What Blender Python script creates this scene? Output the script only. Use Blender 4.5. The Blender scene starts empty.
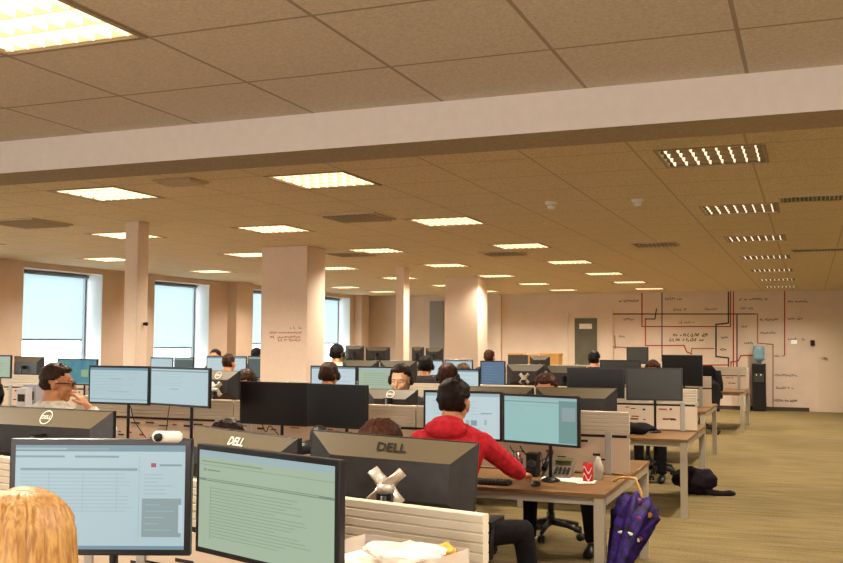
import bpy, bmesh, random
from math import *
from mathutils import Vector, Matrix, Euler, noise
random.seed(7)
C = bpy.context.scene.collection
S = bpy.context.scene
# ------------------------------------------------------------------ camera model (metres, Z up, Y = depth of the room)
FPX, YAW, PIT, ROL, H = 979.72, .3762, .0601, .004, 1.62
Fv = Vector((-sin(YAW)*cos(PIT), cos(YAW)*cos(PIT), sin(PIT)))
Rv = Vector((cos(YAW), sin(YAW), 0)); Uv = Rv.cross(Fv)
def ray(px, py):
    x = px-421.5; y = py-281.5
    x, y = x*cos(ROL)+y*sin(ROL), -x*sin(ROL)+y*cos(ROL)
    return Fv*FPX+Rv*x-Uv*y
def az(px, py, z):
    d = ray(px, py); k = (z-H)/d.z; return Vector((d.x*k, d.y*k, z))
def ay(px, py, Y):
    d = ray(px, py); k = Y/d.y; return Vector((d.x*k, Y, d.z*k+H))
def ax(px, py, X):
    d = ray(px, py); k = X/d.x; return Vector((X, d.y*k, d.z*k+H))
cam = bpy.data.cameras.new('camera'); co = bpy.data.objects.new('camera', cam); C.objects.link(co)
Rc = (Rv*cos(ROL)+Uv*sin(ROL)); Uc = (Uv*cos(ROL)-Rv*sin(ROL))
M3 = Matrix((Rc, Uc, -Fv)).transposed()
co.matrix_world = Matrix.Translation((0, 0, H)) @ M3.to_4x4()
cam.sensor_width = 36; cam.lens = FPX/843*36; cam.clip_end = 200; cam.clip_start = .05
S.camera = co
# ------------------------------------------------------------------ materials
def lin(c):
    return tuple(((v/255)/12.92 if v/255 <= .04045 else ((v/255+.055)/1.055)**2.4) for v in c)+(1,)
MC = {}
def mat(name, rgb=(200,200,200), rough=.6, metal=0, emit=0, var=0, vscale=(20,20,20), bump=0, bscale=200, spec=.4, trans=0, alpha=1, rgb2=None):
    if name in MC: return MC[name]
    m = bpy.data.materials.new(name); m.use_nodes = True; nt = m.node_tree; b = nt.nodes['Principled BSDF']
    col = lin(rgb); b.inputs['Base Color'].default_value = col
    b.inputs['Roughness'].default_value = rough; b.inputs['Metallic'].default_value = metal
    b.inputs['Specular IOR Level'].default_value = spec
    if emit:
        b.inputs['Emission Color'].default_value = col; b.inputs['Emission Strength'].default_value = emit
    if trans: b.inputs['Transmission Weight'].default_value = trans
    if alpha < 1: b.inputs['Alpha'].default_value = alpha
    tc = nt.nodes.new('ShaderNodeTexCoord')
    if var:
        mp = nt.nodes.new('ShaderNodeMapping'); mp.inputs['Scale'].default_value = vscale
        nz = nt.nodes.new('ShaderNodeTexNoise'); nz.inputs['Scale'].default_value = 1; nz.inputs['Detail'].default_value = 4
        rp = nt.nodes.new('ShaderNodeMix'); rp.data_type = 'RGBA'
        c2 = lin(rgb2) if rgb2 else tuple(v*(1-var) for v in col[:3])+(1,)
        c1 = col if rgb2 else tuple(min(1, v*(1+var)) for v in col[:3])+(1,)
        rp.inputs[6].default_value = c1; rp.inputs[7].default_value = c2
        cr = nt.nodes.new('ShaderNodeMapRange'); cr.inputs[1].default_value = .35; cr.inputs[2].default_value = .65
        L = nt.links.new
        L(tc.outputs['Object'], mp.inputs[0]); L(mp.outputs[0], nz.inputs[0]); L(nz.outputs[0], cr.inputs[0]); L(cr.outputs[0], rp.inputs[0])
        L(rp.outputs[2], b.inputs['Base Color'])
        if emit: L(rp.outputs[2], b.inputs['Emission Color'])
    if bump:
        nz = nt.nodes.new('ShaderNodeTexNoise'); nz.inputs['Scale'].default_value = bscale; nz.inputs['Detail'].default_value = 3
        bp = nt.nodes.new('ShaderNodeBump'); bp.inputs['Strength'].default_value = bump; bp.inputs['Distance'].default_value = .01
        nt.links.new(tc.outputs['Object'], nz.inputs[0]); nt.links.new(nz.outputs[0], bp.inputs['Height']); nt.links.new(bp.outputs[0], b.inputs['Normal'])
    MC[name] = m; return m
def tile_mat(name, rgb, line, tile, ox, oy, speck=.14):
    m = mat(name, rgb, .85, spec=.15); nt = m.node_tree; b = nt.nodes['Principled BSDF']; L = nt.links.new
    tc = nt.nodes.new('ShaderNodeTexCoord'); mp = nt.nodes.new('ShaderNodeMapping'); mp.inputs['Location'].default_value = (-ox, -oy, 0)
    L(tc.outputs['Object'], mp.inputs[0])
    sx = nt.nodes.new('ShaderNodeSeparateXYZ'); L(mp.outputs[0], sx.inputs[0])
    outs = []
    for a in (0, 1):
        d = nt.nodes.new('ShaderNodeMath'); d.operation = 'DIVIDE'; d.inputs[1].default_value = tile; L(sx.outputs[a], d.inputs[0])
        f = nt.nodes.new('ShaderNodeMath'); f.operation = 'PINGPONG'; f.inputs[1].default_value = .5; L(d.outputs[0], f.inputs[0])
        g = nt.nodes.new('ShaderNodeMath'); g.operation = 'LESS_THAN'; g.inputs[1].default_value = .012; L(f.outputs[0], g.inputs[0]); outs.append(g)
    mx = nt.nodes.new('ShaderNodeMath'); mx.operation = 'MAXIMUM'; L(outs[0].outputs[0], mx.inputs[0]); L(outs[1].outputs[0], mx.inputs[1])
    nz = nt.nodes.new('ShaderNodeTexNoise'); nz.inputs['Scale'].default_value = 90; nz.inputs['Detail'].default_value = 3; L(tc.outputs['Object'], nz.inputs[0])
    cr = nt.nodes.new('ShaderNodeMapRange'); cr.inputs[1].default_value = .35; cr.inputs[2].default_value = .65; cr.inputs[3].default_value = 1-speck; cr.inputs[4].default_value = 1+speck; L(nz.outputs[0], cr.inputs[0])
    sc = nt.nodes.new('ShaderNodeVectorMath'); sc.operation = 'SCALE'; sc.inputs[0].default_value = lin(rgb)[:3]; L(cr.outputs[0], sc.inputs['Scale'])
    mi = nt.nodes.new('ShaderNodeMix'); mi.data_type = 'RGBA'; L(mx.outputs[0], mi.inputs[0]); L(sc.outputs[0], mi.inputs[6]); mi.inputs[7].default_value = lin(line)
    L(mi.outputs[2], b.inputs['Base Color'])
    bp = nt.nodes.new('ShaderNodeBump'); bp.inputs['Strength'].default_value = .25; bp.inputs['Distance'].default_value = .005
    L(nz.outputs[0], bp.inputs['Height']); L(bp.outputs[0], b.inputs['Normal'])
    return m
def carpet_mat():
    m = mat('carpet', (118,96,56), .95, spec=.1); nt = m.node_tree; b = nt.nodes['Principled BSDF']; L = nt.links.new
    tc = nt.nodes.new('ShaderNodeTexCoord')
    def nz(scale, det):
        mp = nt.nodes.new('ShaderNodeMapping'); mp.inputs['Scale'].default_value = scale; L(tc.outputs['Object'], mp.inputs[0])
        n = nt.nodes.new('ShaderNodeTexNoise'); n.inputs['Scale'].default_value = 1; n.inputs['Detail'].default_value = det; L(mp.outputs[0], n.inputs[0]); return n
    a = nz((1.6, 13, 1), 5); c = nz((60, 60, 60), 3); e = nz((.5, .5, 1), 2)
    ad = nt.nodes.new('ShaderNodeMath'); ad.operation = 'MULTIPLY_ADD'; ad.inputs[1].default_value = .8; L(c.outputs[0], ad.inputs[0]); L(a.outputs[0], ad.inputs[2])
    ad2 = nt.nodes.new('ShaderNodeMath'); ad2.operation = 'MULTIPLY_ADD'; ad2.inputs[1].default_value = .5; L(e.outputs[0], ad2.inputs[0]); L(ad.outputs[0], ad2.inputs[2])
    r = nt.nodes.new('ShaderNodeValToRGB'); r.color_ramp.elements[0].position = .83; r.color_ramp.elements[0].color = lin((98,86,57))
    r.color_ramp.elements[1].position = 1.2/1.0 if False else 1.0; r.color_ramp.elements[1].color = lin((136,119,82))
    mr = nt.nodes.new('ShaderNodeMapRange'); mr.inputs[1].default_value = .8; mr.inputs[2].default_value = 1.3
    L(ad2.outputs[0], mr.inputs[0]); r.color_ramp.elements[0].position = 0.1; L(mr.outputs[0], r.inputs[0]); L(r.outputs[0], b.inputs['Base Color'])
    bp = nt.nodes.new('ShaderNodeBump'); bp.inputs['Strength'].default_value = .4; bp.inputs['Distance'].default_value = .01
    L(c.outputs[0], bp.inputs['Height']); L(bp.outputs[0], b.inputs['Normal'])
    return m
def wood_mat(name, a, bcol, rough=.4):
    return mat(name, a, rough, var=.3, vscale=(2.5, 40, 40), rgb2=bcol, spec=.5)
def emis(name, rgb, s, var=0, vscale=(5,5,5), rgb2=None):
    if name in MC: return MC[name]
    m = mat(name, rgb, .35, emit=s, var=var, vscale=vscale, rgb2=rgb2)
    nt = m.node_tree; b = nt.nodes['Principled BSDF']
    for l in list(nt.links):
        if l.to_socket == b.inputs['Base Color']: nt.links.remove(l)
    b.inputs['Base Color'].default_value = (.02, .02, .02, 1)
    return m
def thin_glass(name, tint=(255,255,255), mix=.12):
    m = bpy.data.materials.new(name); m.use_nodes = True; nt = m.node_tree; nt.nodes.remove(nt.nodes['Principled BSDF'])
    o = nt.nodes['Material Output']; t = nt.nodes.new('ShaderNodeBsdfTransparent'); g = nt.nodes.new('ShaderNodeBsdfGlossy'); g.inputs['Roughness'].default_value = .05
    t.inputs[0].default_value = lin(tint); x = nt.nodes.new('ShaderNodeMixShader'); x.inputs[0].default_value = mix
    nt.links.new(t.outputs[0], x.inputs[1]); nt.links.new(g.outputs[0], x.inputs[2]); nt.links.new(x.outputs[0], o.inputs[0]); return m
def fabric_trans(name, rgb, tr=.6):
    m = bpy.data.materials.new(name); m.use_nodes = True; nt = m.node_tree; nt.nodes.remove(nt.nodes['Principled BSDF'])
    o = nt.nodes['Material Output']; d = nt.nodes.new('ShaderNodeBsdfDiffuse'); t = nt.nodes.new('ShaderNodeBsdfTranslucent')
    d.inputs[0].default_value = lin(rgb); t.inputs[0].default_value = lin(rgb); x = nt.nodes.new('ShaderNodeMixShader'); x.inputs[0].default_value = tr
    nt.links.new(d.outputs[0], x.inputs[1]); nt.links.new(t.outputs[0], x.inputs[2]); nt.links.new(x.outputs[0], o.inputs[0]); return m
# ------------------------------------------------------------------ mesh builder
class MB:
    def __init__(s): s.v = []; s.f = []; s.m = []; s.sm = []
    def add(s, vs, fs, mi=0, smooth=False):
        n = len(s.v); s.v += [tuple(v) for v in vs]
        for f in fs: s.f.append([i+n for i in f]); s.m.append(mi); s.sm.append(smooth)
        return s
    def box(s, c, d, mi=0, rot=None, taper=None):
        hx, hy, hz = d[0]/2, d[1]/2, d[2]/2; vs = []
        for z in (-1, 1):
            t = taper if (taper and z > 0) else 1
            for x, y in ((-1,-1),(1,-1),(1,1),(-1,1)):
                p = Vector((x*hx*t, y*hy*t, z*hz))
                if rot: p = rot @ p
                vs.append(p+Vector(c))
        return s.add(vs, [(3,2,1,0),(4,5,6,7),(0,1,5,4),(1,2,6,5),(2,3,7,6),(3,0,4,7)], mi)
    def b2(s, x0, x1, y0, y1, z0, z1, mi=0):
        return s.box(((x0+x1)/2,(y0+y1)/2,(z0+z1)/2), (x1-x0, y1-y0, z1-z0), mi)
    def quad(s, a, b, c, d, mi=0): return s.add([a,b,c,d], [(0,1,2,3)], mi)
    def loft(s, secs, mi=0, n=12, cap=True):
        # secs: (center, vecA, vecB)
        vs = []; fs = []
        for c, A, B in secs:
            c = Vector(c); A = Vector(A); B = Vector(B)
            for i in range(n):
                t = 2*pi*i/n; vs.append(c+A*cos(t)+B*sin(t))
        for k in range(len(secs)-1):
            for i in range(n):
                j = (i+1) % n; fs.append((k*n+i, k*n+j, (k+1)*n+j, (k+1)*n+i))
        if cap: fs.append(tuple(reversed(range(n)))); fs.append(tuple(range((len(secs)-1)*n, len(secs)*n)))
        return s.add(vs, fs, mi, True)
    def tube(s, pts, r, mi=0, n=8, flat=1):
        pts = [Vector(p) for p in pts]; rs = r if isinstance(r, (list, tuple)) else [r]*len(pts)
        secs = []; up = None
        for i, p in enumerate(pts):
            t = (pts[min(i+1, len(pts)-1)]-pts[max(i-1, 0)]).normalized()
            if up is None: up = t.orthogonal().normalized()
            A = (up-t*up.dot(t)); A = A.normalized() if A.length > 1e-5 else t.orthogonal().normalized(); up = A; B = t.cross(A)
            secs.append((p, A*rs[i], B*rs[i]*flat))
        return s.loft(secs, mi, n)
    def ell(s, c, r, mi=0, nu=16, nv=10, rot=None):
        vs = []; fs = []
        for j in range(1, nv):
            ph = pi*j/nv
            for i in range(nu):
                t = 2*pi*i/nu; p = Vector((r[0]*sin(ph)*cos(t), r[1]*sin(ph)*sin(t), r[2]*cos(ph)))
                if rot: p = rot @ p
                vs.append(p+Vector(c))
        top = Vector((0,0,r[2])); bot = Vector((0,0,-r[2]))
        if rot: top = rot@top; bot = rot@bot
        vs += [top+Vector(c), bot+Vector(c)]; T = len(vs)-2
        for j in range(nv-2):
            for i in range(nu):
                k = (i+1) % nu; fs.append((j*nu+i, (j+1)*nu+i, (j+1)*nu+k, j*nu+k))
        for i in range(nu):
            k = (i+1) % nu; fs.append((T, i, k)); fs.append((T+1, (nv-2)*nu+k, (nv-2)*nu+i))
        return s.add(vs, fs, mi, True)
    def caps(s, a, b, ra, rb, mi=0):
        a = Vector(a); b = Vector(b); s.tube([a, a.lerp(b, .5), b], [ra, (ra+rb)/2, rb], mi, 12)
        s.ell(a, (ra,)*3, mi, 12, 8); s.ell(b, (rb,)*3, mi, 12, 8); return s
    def lathe(s, prof, mi=0, n=20, c=(0,0,0)):
        return s.loft([((c[0], c[1], c[2]+z), (max(r,1e-4),0,0), (0,max(r,1e-4),0)) for r, z in prof], mi, n)
    def build(s, name, mats, parent=None, bevel=0, label=None, remesh=0, smooth_it=0):
        me = bpy.data.meshes.new(name); me.from_pydata(s.v, [], s.f); me.update()
        if not isinstance(mats, (list, tuple)): mats = [mats]
        for m in mats: me.materials.append(m)
        for p, mi, sm in zip(me.polygons, s.m, s.sm): p.material_index = mi; p.use_smooth = sm
        o = bpy.data.objects.new(name, me); C.objects.link(o)
        if parent: o.parent = parent
        if bevel:
            b = o.modifiers.new('bevel', 'BEVEL'); b.width = bevel; b.segments = 2; b.limit_method = 'ANGLE'
        if remesh:
            r = o.modifiers.new('remesh', 'REMESH'); r.mode = 'VOXEL'; r.voxel_size = remesh; r.use_smooth_shade = True
            if smooth_it:
                q = o.modifiers.new('smooth', 'SMOOTH'); q.factor = .5; q.iterations = smooth_it
        if label: o['label'] = label
        return o
def thing(name, label, cat, loc=(0,0,0), rotz=0, group=None):
    o = bpy.data.objects.new(name, None); C.objects.link(o); o.empty_display_size = .1
    o.location = loc; o.rotation_euler = (0, 0, rotz); o['label'] = label; o['category'] = cat
    if group: o['group'] = group
    return o
def tag(o, label, cat, group=None, kind=None):
    o['label'] = label; o['category'] = cat
    if group: o['group'] = group
    if kind: o['kind'] = kind
    return o
def struct(name, mb, m, parent=None, **k):
    o = mb.build(name, m, parent, **k)
    if not parent: o['kind'] = 'structure'
    return o
def dup(root, loc, rotz, label=None, group=None):
    r = root.copy(); C.objects.link(r); r.location = loc; r.rotation_euler = (0, 0, rotz)
    if label: r['label'] = label
    if group: r['group'] = group
    elif 'group' in r.keys(): pass
    for ch in list(root.children):
        c = ch.copy(); C.objects.link(c); c.parent = r
        for g in list(ch.children):
            d = g.copy(); C.objects.link(d); d.parent = c
    return r
def text_mb(mb, txt, size, o, ux, uy, mi=0, weight=0):
    cu = bpy.data.curves.new('t', 'FONT'); cu.body = txt; cu.size = size; cu.align_x = 'CENTER'; cu.align_y = 'CENTER'; cu.resolution_u = 2
    cu.offset = weight
    ob = bpy.data.objects.new('t', cu); C.objects.link(ob); dg = bpy.context.evaluated_depsgraph_get()
    me = bpy.data.meshes.new_from_object(ob.evaluated_get(dg)); o = Vector(o); ux = Vector(ux); uy = Vector(uy)
    mb.add([o+ux*v.co.x+uy*v.co.y for v in me.vertices], [tuple(p.vertices) for p in me.polygons], mi)
    bpy.data.objects.remove(ob); bpy.data.curves.remove(cu); bpy.data.meshes.remove(me)
R_ = radians
# ------------------------------------------------------------------ palette
CEIL_T = tile_mat('ceiling_tiles', (212,196,162), (182,166,134), .682, -3.74, 6.24, .2)
CEIL_N = tile_mat('ceiling_tiles_front', (212,202,190), (166,152,136), .678, -2.9317, 2.9489, .1)
WALLF = mat('far_wall_paint', (226,208,192), .8, var=.03, vscale=(3,3,3))
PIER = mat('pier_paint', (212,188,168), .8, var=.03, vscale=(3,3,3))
BEAM = mat('beam_paint', (236,228,220), .7, var=.02)
COLM = mat('column_paint', (228,208,190), .75, var=.02)
REVEAL = mat('reveal_paint', (225,230,230), .8)
CARPET = carpet_mat()
WOOD = wood_mat('desk_wood', (142,106,66), (108,78,48), .35)
WOODD = mat('desk_edge', (92,58,34), .5)
LEGM = mat('desk_leg_paint', (176,166,148), .45)
CREAM = mat('screen_slats', (194,184,166), .7, spec=.2)
WHITEF = mat('panel_white', (206,188,166), .7)
INK = mat('ink_black', (40,32,30), .7); INKR = mat('ink_red', (150,44,40), .7); INKB = mat('ink_blue', (60,70,120), .7)
GAP = mat('panel_gap', (36,28,24), .7)
POST = mat('alu_post', (176,176,170), .4, metal=.5)
BLACK = mat('black_plastic', (26,25,26), .42, bump=.15, bscale=300)
BLACKG = mat('monitor_bezel', (30,30,33), .3, spec=.5)
DARKG = mat('monitor_back', (44,42,42), .45, var=.15, vscale=(30,30,30))
RIMLIT = mat('monitor_back_rim_lit', (84,73,52), .45, spec=.5)  # top band tinted gold, painting in the ceiling light it catches
OFFS = mat('screen_off', (14,12,12), .35, spec=.5)
OFFG = mat('screen_off_grey', (58,60,58), .4, spec=.5)
SILVER = mat('silver_plastic', (190,180,165), .35, metal=.4)
LOGOD = mat('logo_dark', (24,20,18), .4); LOGOS = mat('logo_silver_glow', (225,215,200), .3, emit=.15)  # silver logo has a faint added glow to read brighter
CHAIRF = mat('chair_fabric', (30,28,32), .9, bump=.3, bscale=400); CHAIRP = mat('chair_plastic', (22,21,22), .45)
WHITEP = mat('white_plastic', (232,226,216), .4)
PAPER = mat('paper', (240,232,220), .7, var=.04)
# ------------------------------------------------------------------ setting
CZ = H+1.206; NZ = H+1.118; WX = -11.32; D = 24.69; RX = 5.0; BYK = -3.6
struct('floor', MB().b2(WX-.6, RX+.2, BYK-.2, D+.2, -.08, 0), CARPET)
TS = .682
def ceil_mesh(x0, x1, y0, y1, z, holes):
    xs = sorted(set([x0, x1]+[v for h in holes for v in h[:2] if x0 < v < x1])); ys = sorted(set([y0, y1]+[v for h in holes for v in h[2:] if y0 < v < y1]))
    mb = MB()
    for i in range(len(xs)-1):
        for j in range(len(ys)-1):
            cx = (xs[i]+xs[i+1])/2; cy = (ys[j]+ys[j+1])/2
            if any(h[0] < cx < h[1] and h[2] < cy < h[3] for h in holes): continue
            mb.quad((xs[i],ys[j],z), (xs[i],ys[j+1],z), (xs[i+1],ys[j+1],z), (xs[i+1],ys[j],z))
    return mb
ROWS = [6.58, 9.31, 12.04, 14.77, 17.5, 20.2, 22.85]
LITS = []
LBL = {}
for xi, X in enumerate((-.56, -3.40, -5.42, -7.38, -9.85)):
    for yi, Y in enumerate(ROWS):
        if xi == 4 and yi == 6: Y = 22.3
        LITS.append((X, Y, CZ, xi, yi))
LITS.append((2.3, 8.0, CZ, 5, 0)); LITS.append((2.3, 13.5, CZ, 5, 1)); LITS.append((2.3, 19, CZ, 5, 2))
NEARL = [(-2.9317+.678*.5, 2.9489-.339, NZ, 6, 0), (.1, 2.61, NZ, 6, 1), (-2.59, -.6, NZ, 6, 2), (.1, -.6, NZ, 6, 3), (2.8, 2.61, NZ, 6, 4), (-5.8, 2.61, NZ, 6, 5)]  # only the first is in view; the rest are added to light the foreground
HL = .335
FARC = ceil_mesh(WX-.5, RX, 4.2, D+.05, CZ, [(l[0]-HL, l[0]+HL, l[1]-HL, l[1]+HL) for l in LITS])
struct('ceiling', FARC, CEIL_T)
struct('ceiling_front', ceil_mesh(WX-.5, RX, BYK, 4.26, NZ, [(l[0]-HL, l[0]+HL, l[1]-HL, l[1]+HL) for l in NEARL]), CEIL_N).name = 'ceiling'
struct('trim_1', MB().b2(WX-.4, RX, 4.2475, 4.5887, H+.9363, CZ+.1).quad((WX-.4,4.2475,H+.9353),(RX,4.2475,H+.9353),(RX,4.5887,H+.9353),(WX-.4,4.5887,H+.9353),1), [BEAM, mat('beam_soffit_shade', (164,146,118), .9, var=.12, vscale=(60,60,60))])   # the dropped beam; underside coloured darker to stand in for shade
bpy.data.objects['trim_1']['label'] = 'wide off-white beam crossing the ceiling'
struct('wall_right', MB().b2(RX, RX+.1, BYK, D, 0, CZ+.05), WALLF)
struct('wall_back', MB().b2(WX-.5, RX, BYK-.1, BYK, 0, CZ+.05), WALLF)
# window wall with openings
OPEN = [(-1.6,.4),(1.8,3.7),(5.1,7.0),(8.5,10.35),(11.84,13.68),(15.12,16.92),(18.36,20.2),(21.7,23.5)]
SILL, HEAD, RD = .9, 2.73, .33
mb = MB(); y = BYK
for a, b in OPEN+[(D, None)]:
    mb.b2(WX-RD-.12, WX, y, a, 0, CZ+.05, 0)
    if b:
        mb.b2(WX-RD-.12, WX, a, b, 0, SILL, 0); mb.b2(WX-RD-.12, WX, a, b, HEAD, CZ+.05, 0); y = b
mb.b2(WX, WX+.22, 17.6, 18.25, 0, CZ, 0)
mb.b2(WX, WX+.22, 23.75, 24.2, 0, CZ, 0)
struct('wall_left', mb, PIER)
FRAME = mat('window_frame_metal', (120,130,135), .4, metal=.3)
BLIND = fabric_trans('roller_blind_fabric', (200,210,212), .78)
GLASS = thin_glass('window_glass')
for i, (a, b) in enumerate(OPEN):
    fr = MB(); x0 = WX-RD; w = .05
    fr.b2(x0-.05, x0, a, a+w, SILL, HEAD).b2(x0-.05, x0, b-w, b, SILL, HEAD).b2(x0-.05, x0, a+w, b-w, HEAD-w, HEAD).b2(x0-.05, x0, a+w, b-w, SILL, SILL+w)
    o = struct('window_%d' % (i+1), fr, FRAME)
    MB().b2(x0-.03, x0-.024, a+w, b-w, SILL+w, HEAD-w).build('glass', GLASS, o)
    rv = MB().b2(x0, WX+.001, b-.012, b, SILL, HEAD).b2(x0, WX+.001, a, a+.012, SILL, HEAD).b2(x0, WX+.03, a+.012, b-.012, SILL, SILL+.03)
    rv.build('reveal_lining', REVEAL, o)
    zb = 1.62 if i < 6 else 1.55
    if i > 2:
        bl = thing('roller_blind', {3:'white roller blind left of the frame', 4:'white roller blind lowered in the leftmost visible window, nearest the glasses wearer', 5:'white roller blind in the second window, right of the slim column', 6:'white roller blind in the third window, just left of the wide written-on column', 7:'white roller blind in the last window, right of the wide column'}[i], 'blind', (x0+.03, a+.02, 0))
        if i == 5: zb = 1.47
        MB().b2(-.002, .002, .01, b-a-.16, zb, HEAD-.02).build('fabric', BLIND, bl)
        MB().tube([(0, .0, HEAD-.04), (0, b-a-.05, HEAD-.04)], .028).build('roller_tube', FRAME, bl)
        MB().b2(-.01, .01, .01, b-a-.16, zb-.03, zb).build('bottom_bar', FRAME, bl)
# far wall
fw = MB().b2(WX-.5, RX, D, D+.12, 0, CZ+.05)
struct('wall_far', fw, WALLF)
struct('baseboard_far', MB().b2(-7.3, -.02, D-.02, D, 0, .09), mat('skirting', (78,64,50), .6))
# pilasters / recess edges on the far wall left
GREYW = mat('grey_wall_panel', (150,152,152), .8)
struct('trim_2', MB().b2(ay(430,300,D).x, ay(444,300,D).x, D-.03, D, 0, 2.68), GREYW)
bpy.data.objects['trim_2']['label'] = 'grey full height wall panel behind the second slim column'
struct('trim_3', MB().b2(ay(497,302,D).x, ay(502,302,D).x, D-.12, D, 0, CZ), WALLF)
# doors
DG = mat('door_green_grey', (92,92,78), .5, var=.12, vscale=(4,4,4)); DW = mat('door_white', (226,208,184), .35)
xa, xb = ay(575,330,D).x, ay(597,330,D).x
d1 = struct('door_1', MB().b2(xa, xb, D-.04, D-.005, 0, 2.2), DG)
fxa, fxb = ay(566,330,D).x, ay(613,330,D).x
MB().b2(fxa, fxa+.05, D-.05, D, 0, 2.4).b2(fxb-.05, fxb, D-.05, D, 0, 2.4).b2(fxa+.05, fxb-.05, D-.05, D, 2.35, 2.4).build('door_frame', WALLF, d1)
MB().b2(xa+.12, xb-.12, D-.05, D-.04, 1.93, 2.06).build('door_sign', PAPER, d1)
mb = MB(); mb.b2(xa+.04, xa+.09, D-.09, D-.04, 1.0, 1.03).build('door_handle', SILVER, d1)
dxa = ay(817,340,D).x
d2 = struct('door_2', MB().b2(dxa, dxa+.95, D-.05, D-.005, 0, 2.3), DW)
MB().b2(dxa-.04, dxa, D-.04, D, 0, 2.36).b2(dxa, dxa+1.0, D-.04, D, 2.3, 2.36).b2(dxa+.95, dxa+1.0, D-.04, D, 0, 2.3).build('door_frame', WALLF, d2)
hm = MB(); hm.tube([(dxa+.1, D-.05, 1.26), (dxa+.1, D-.1, 1.26), (dxa+.2, D-.1, 1.26)], .014); hm.build('door_handle', SILVER, d2)
# ------------------------------------------------------------------ columns
def column(name, pl, pm, pr_, Y, label):
    x0 = ay(pl, 300, Y).x; x1 = ay(pm, 300, Y).x; yb = ax(pr_, 300, x1).y
    o = MB().b2(x0, x1, Y, yb, 0, CZ).build(name, COLM, bevel=.008)
    tag(o, label, 'column'); return x0, x1, yb
cx0, cx1, cyb = column('column', 261, 307, 325, 11.08, 'wide cream column with faint red handwriting on its front')
column('column', 124, 137, 148, 8.2, 'slim cream column near the windows with a small black sensor')
column('column', 396, 404, 409.5, 14.8, 'slim cream column between the two wide columns')
column('column', 445, 478, 487.5, 17.6, 'wide blank cream column farther back, near the door')
# handwriting on wide column (illegible red script)
def scribble(mb, x, y, z, w, h, mi=0, n=None, th=.006, dy=-.002):
    n = n or max(3, int(w/h*1.6)); st = w/n
    for i in range(n):
        if random.random() < .12: continue
        hh = h*random.uniform(.45, 1); x0 = x+i*st
        mb.box((x0+st*.3, y+dy, z+hh/2), (th, .003, hh), mi, Matrix.Rotation(random.uniform(-.5,.5), 3, 'Y'))
        mb.box((x0+st*.6, y+dy, z+random.choice((0, hh/2, hh*.8))), (st*.8, .003, th), mi, Matrix.Rotation(random.uniform(-.4,.4), 3, 'Y'))
mb = MB()
for k, (wx0, wx1, py) in enumerate(((290, 302, 327), (268, 302, 332), (270, 302, 336.5), (278, 301, 339.5))):
    a = ay(wx0, py, 11.08); b = ay(wx1, py, 11.08); scribble(mb, a.x, 11.08, a.z-.02, b.x-a.x, .035, 0, th=.005)
tag(mb.build('wall_writing', INKR), 'small red handwriting in four lines on the wide column', 'writing')
p = ay(144, 324, 8.16)
sx = ay(137, 300, 8.2).x; q = ax(144, 324, sx); mb = MB().ell((sx+.03, q.y, q.z), (.02,.02,.02)).box((sx+.008, q.y, q.z), (.03,.03,.03))
SENS = 1; tag(mb.build('motion_sensor', BLACK), 'small black sensor on the slim column near the windows', 'sensor')
# ------------------------------------------------------------------ wall map
LM = {'r': mat('map_red', (176,60,52), .7), 'd': mat('map_dark', (58,48,46), .7), 't': mat('map_teal', (52,78,74), .7), 'b': mat('map_blue', (70,82,120), .7), 'n': mat('map_tan', (170,110,80), .7)}
lines = [('r',[(642,291),(642,326.5),(730.5,326.5),(730.5,291)]),('b',[(662,291),(662,361)]),
 ('d',[(612.4,358),(612.4,314),(755,314)]),('n',[(755,314),(757.5,314),(757.5,343),(773,344.5),(773,409)]),
 ('t',[(728.5,291),(728.5,323),(716,324.5),(716,356.5),(728.5,358),(728.5,370)]),('r',[(733.4,291),(733.4,370)]),('d',[(737,314),(737,370)]),
 ('r',[(784.6,291),(784.6,355)]),('r',[(757,355.5),(741,355.5),(738,361),(731,362),(731,370)]),('r',[(703,365),(728,365)]),
 ('r',[(645.5,319.5),(645.5,345.5),(684,345.5),(687,352),(692,354)]),('d',[(645.5,319),(655,319),(656.5,309)]),
 ('n',[(691,354),(692,348.5),(714,348.5)]),('n',[(614.7,336),(615.5,347),(640,348)])]
root = thing('wall_map', 'large line diagram of red, dark and blue routes with small captions on the far wall', 'wall graphic', (ay(700,340,D).x, D, 1.6))
rl = root.location
bym = {}
for ln, (c, pts) in enumerate(lines):
    th = .035 if c == 't' else .026
    mb = MB(); bym[ln] = (c, mb)
    for q, r in zip(pts[:-1], pts[1:]):
        a = ay(*q, D); b = ay(*r, D); v = b-a; ang = atan2(v.z, v.x)
        mb.box(((a.x+b.x)/2-rl.x, -.004-.0006*ln, (a.z+b.z)/2-rl.z), (v.length+th, .004, th), 0, Matrix.Rotation(-ang, 3, 'Y'))
NAMES = {'r':'red_route','d':'dark_route','t':'teal_route','b':'blue_route','n':'tan_route'}
for c, mb in bym.values(): mb.build(NAMES[c], LM[c], root)
caps_ = [(94,158,107),(125,175,147),(243,290,145),(147,205,195),(370,480,110),(375,425,143),(450,520,185),(450,510,235),(380,405,210),(385,425,272),(555,630,118),(555,610,182),(555,620,258),(505,545,320),(505,590,393),(510,575,440),(505,590,488),(305,330,252),(300,325,297),(290,325,200)]
caps_ = [(a/3.754+640, b/3.754+640, c/3.754+270) for a, b, c in caps_]+[(619,639,300.7),(623.5,634,319),(617,625,336),(612,620,347)]
mb = MB()
for a, b, c in caps_:
    mb = MB(); p = ay(a, c, D); q = ay(b, c, D); scribble(mb, p.x-rl.x, -.004, p.z-.03-rl.z, q.x-p.x, .06, 0, th=.011); mb.build('caption', LM['d'], root)
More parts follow.
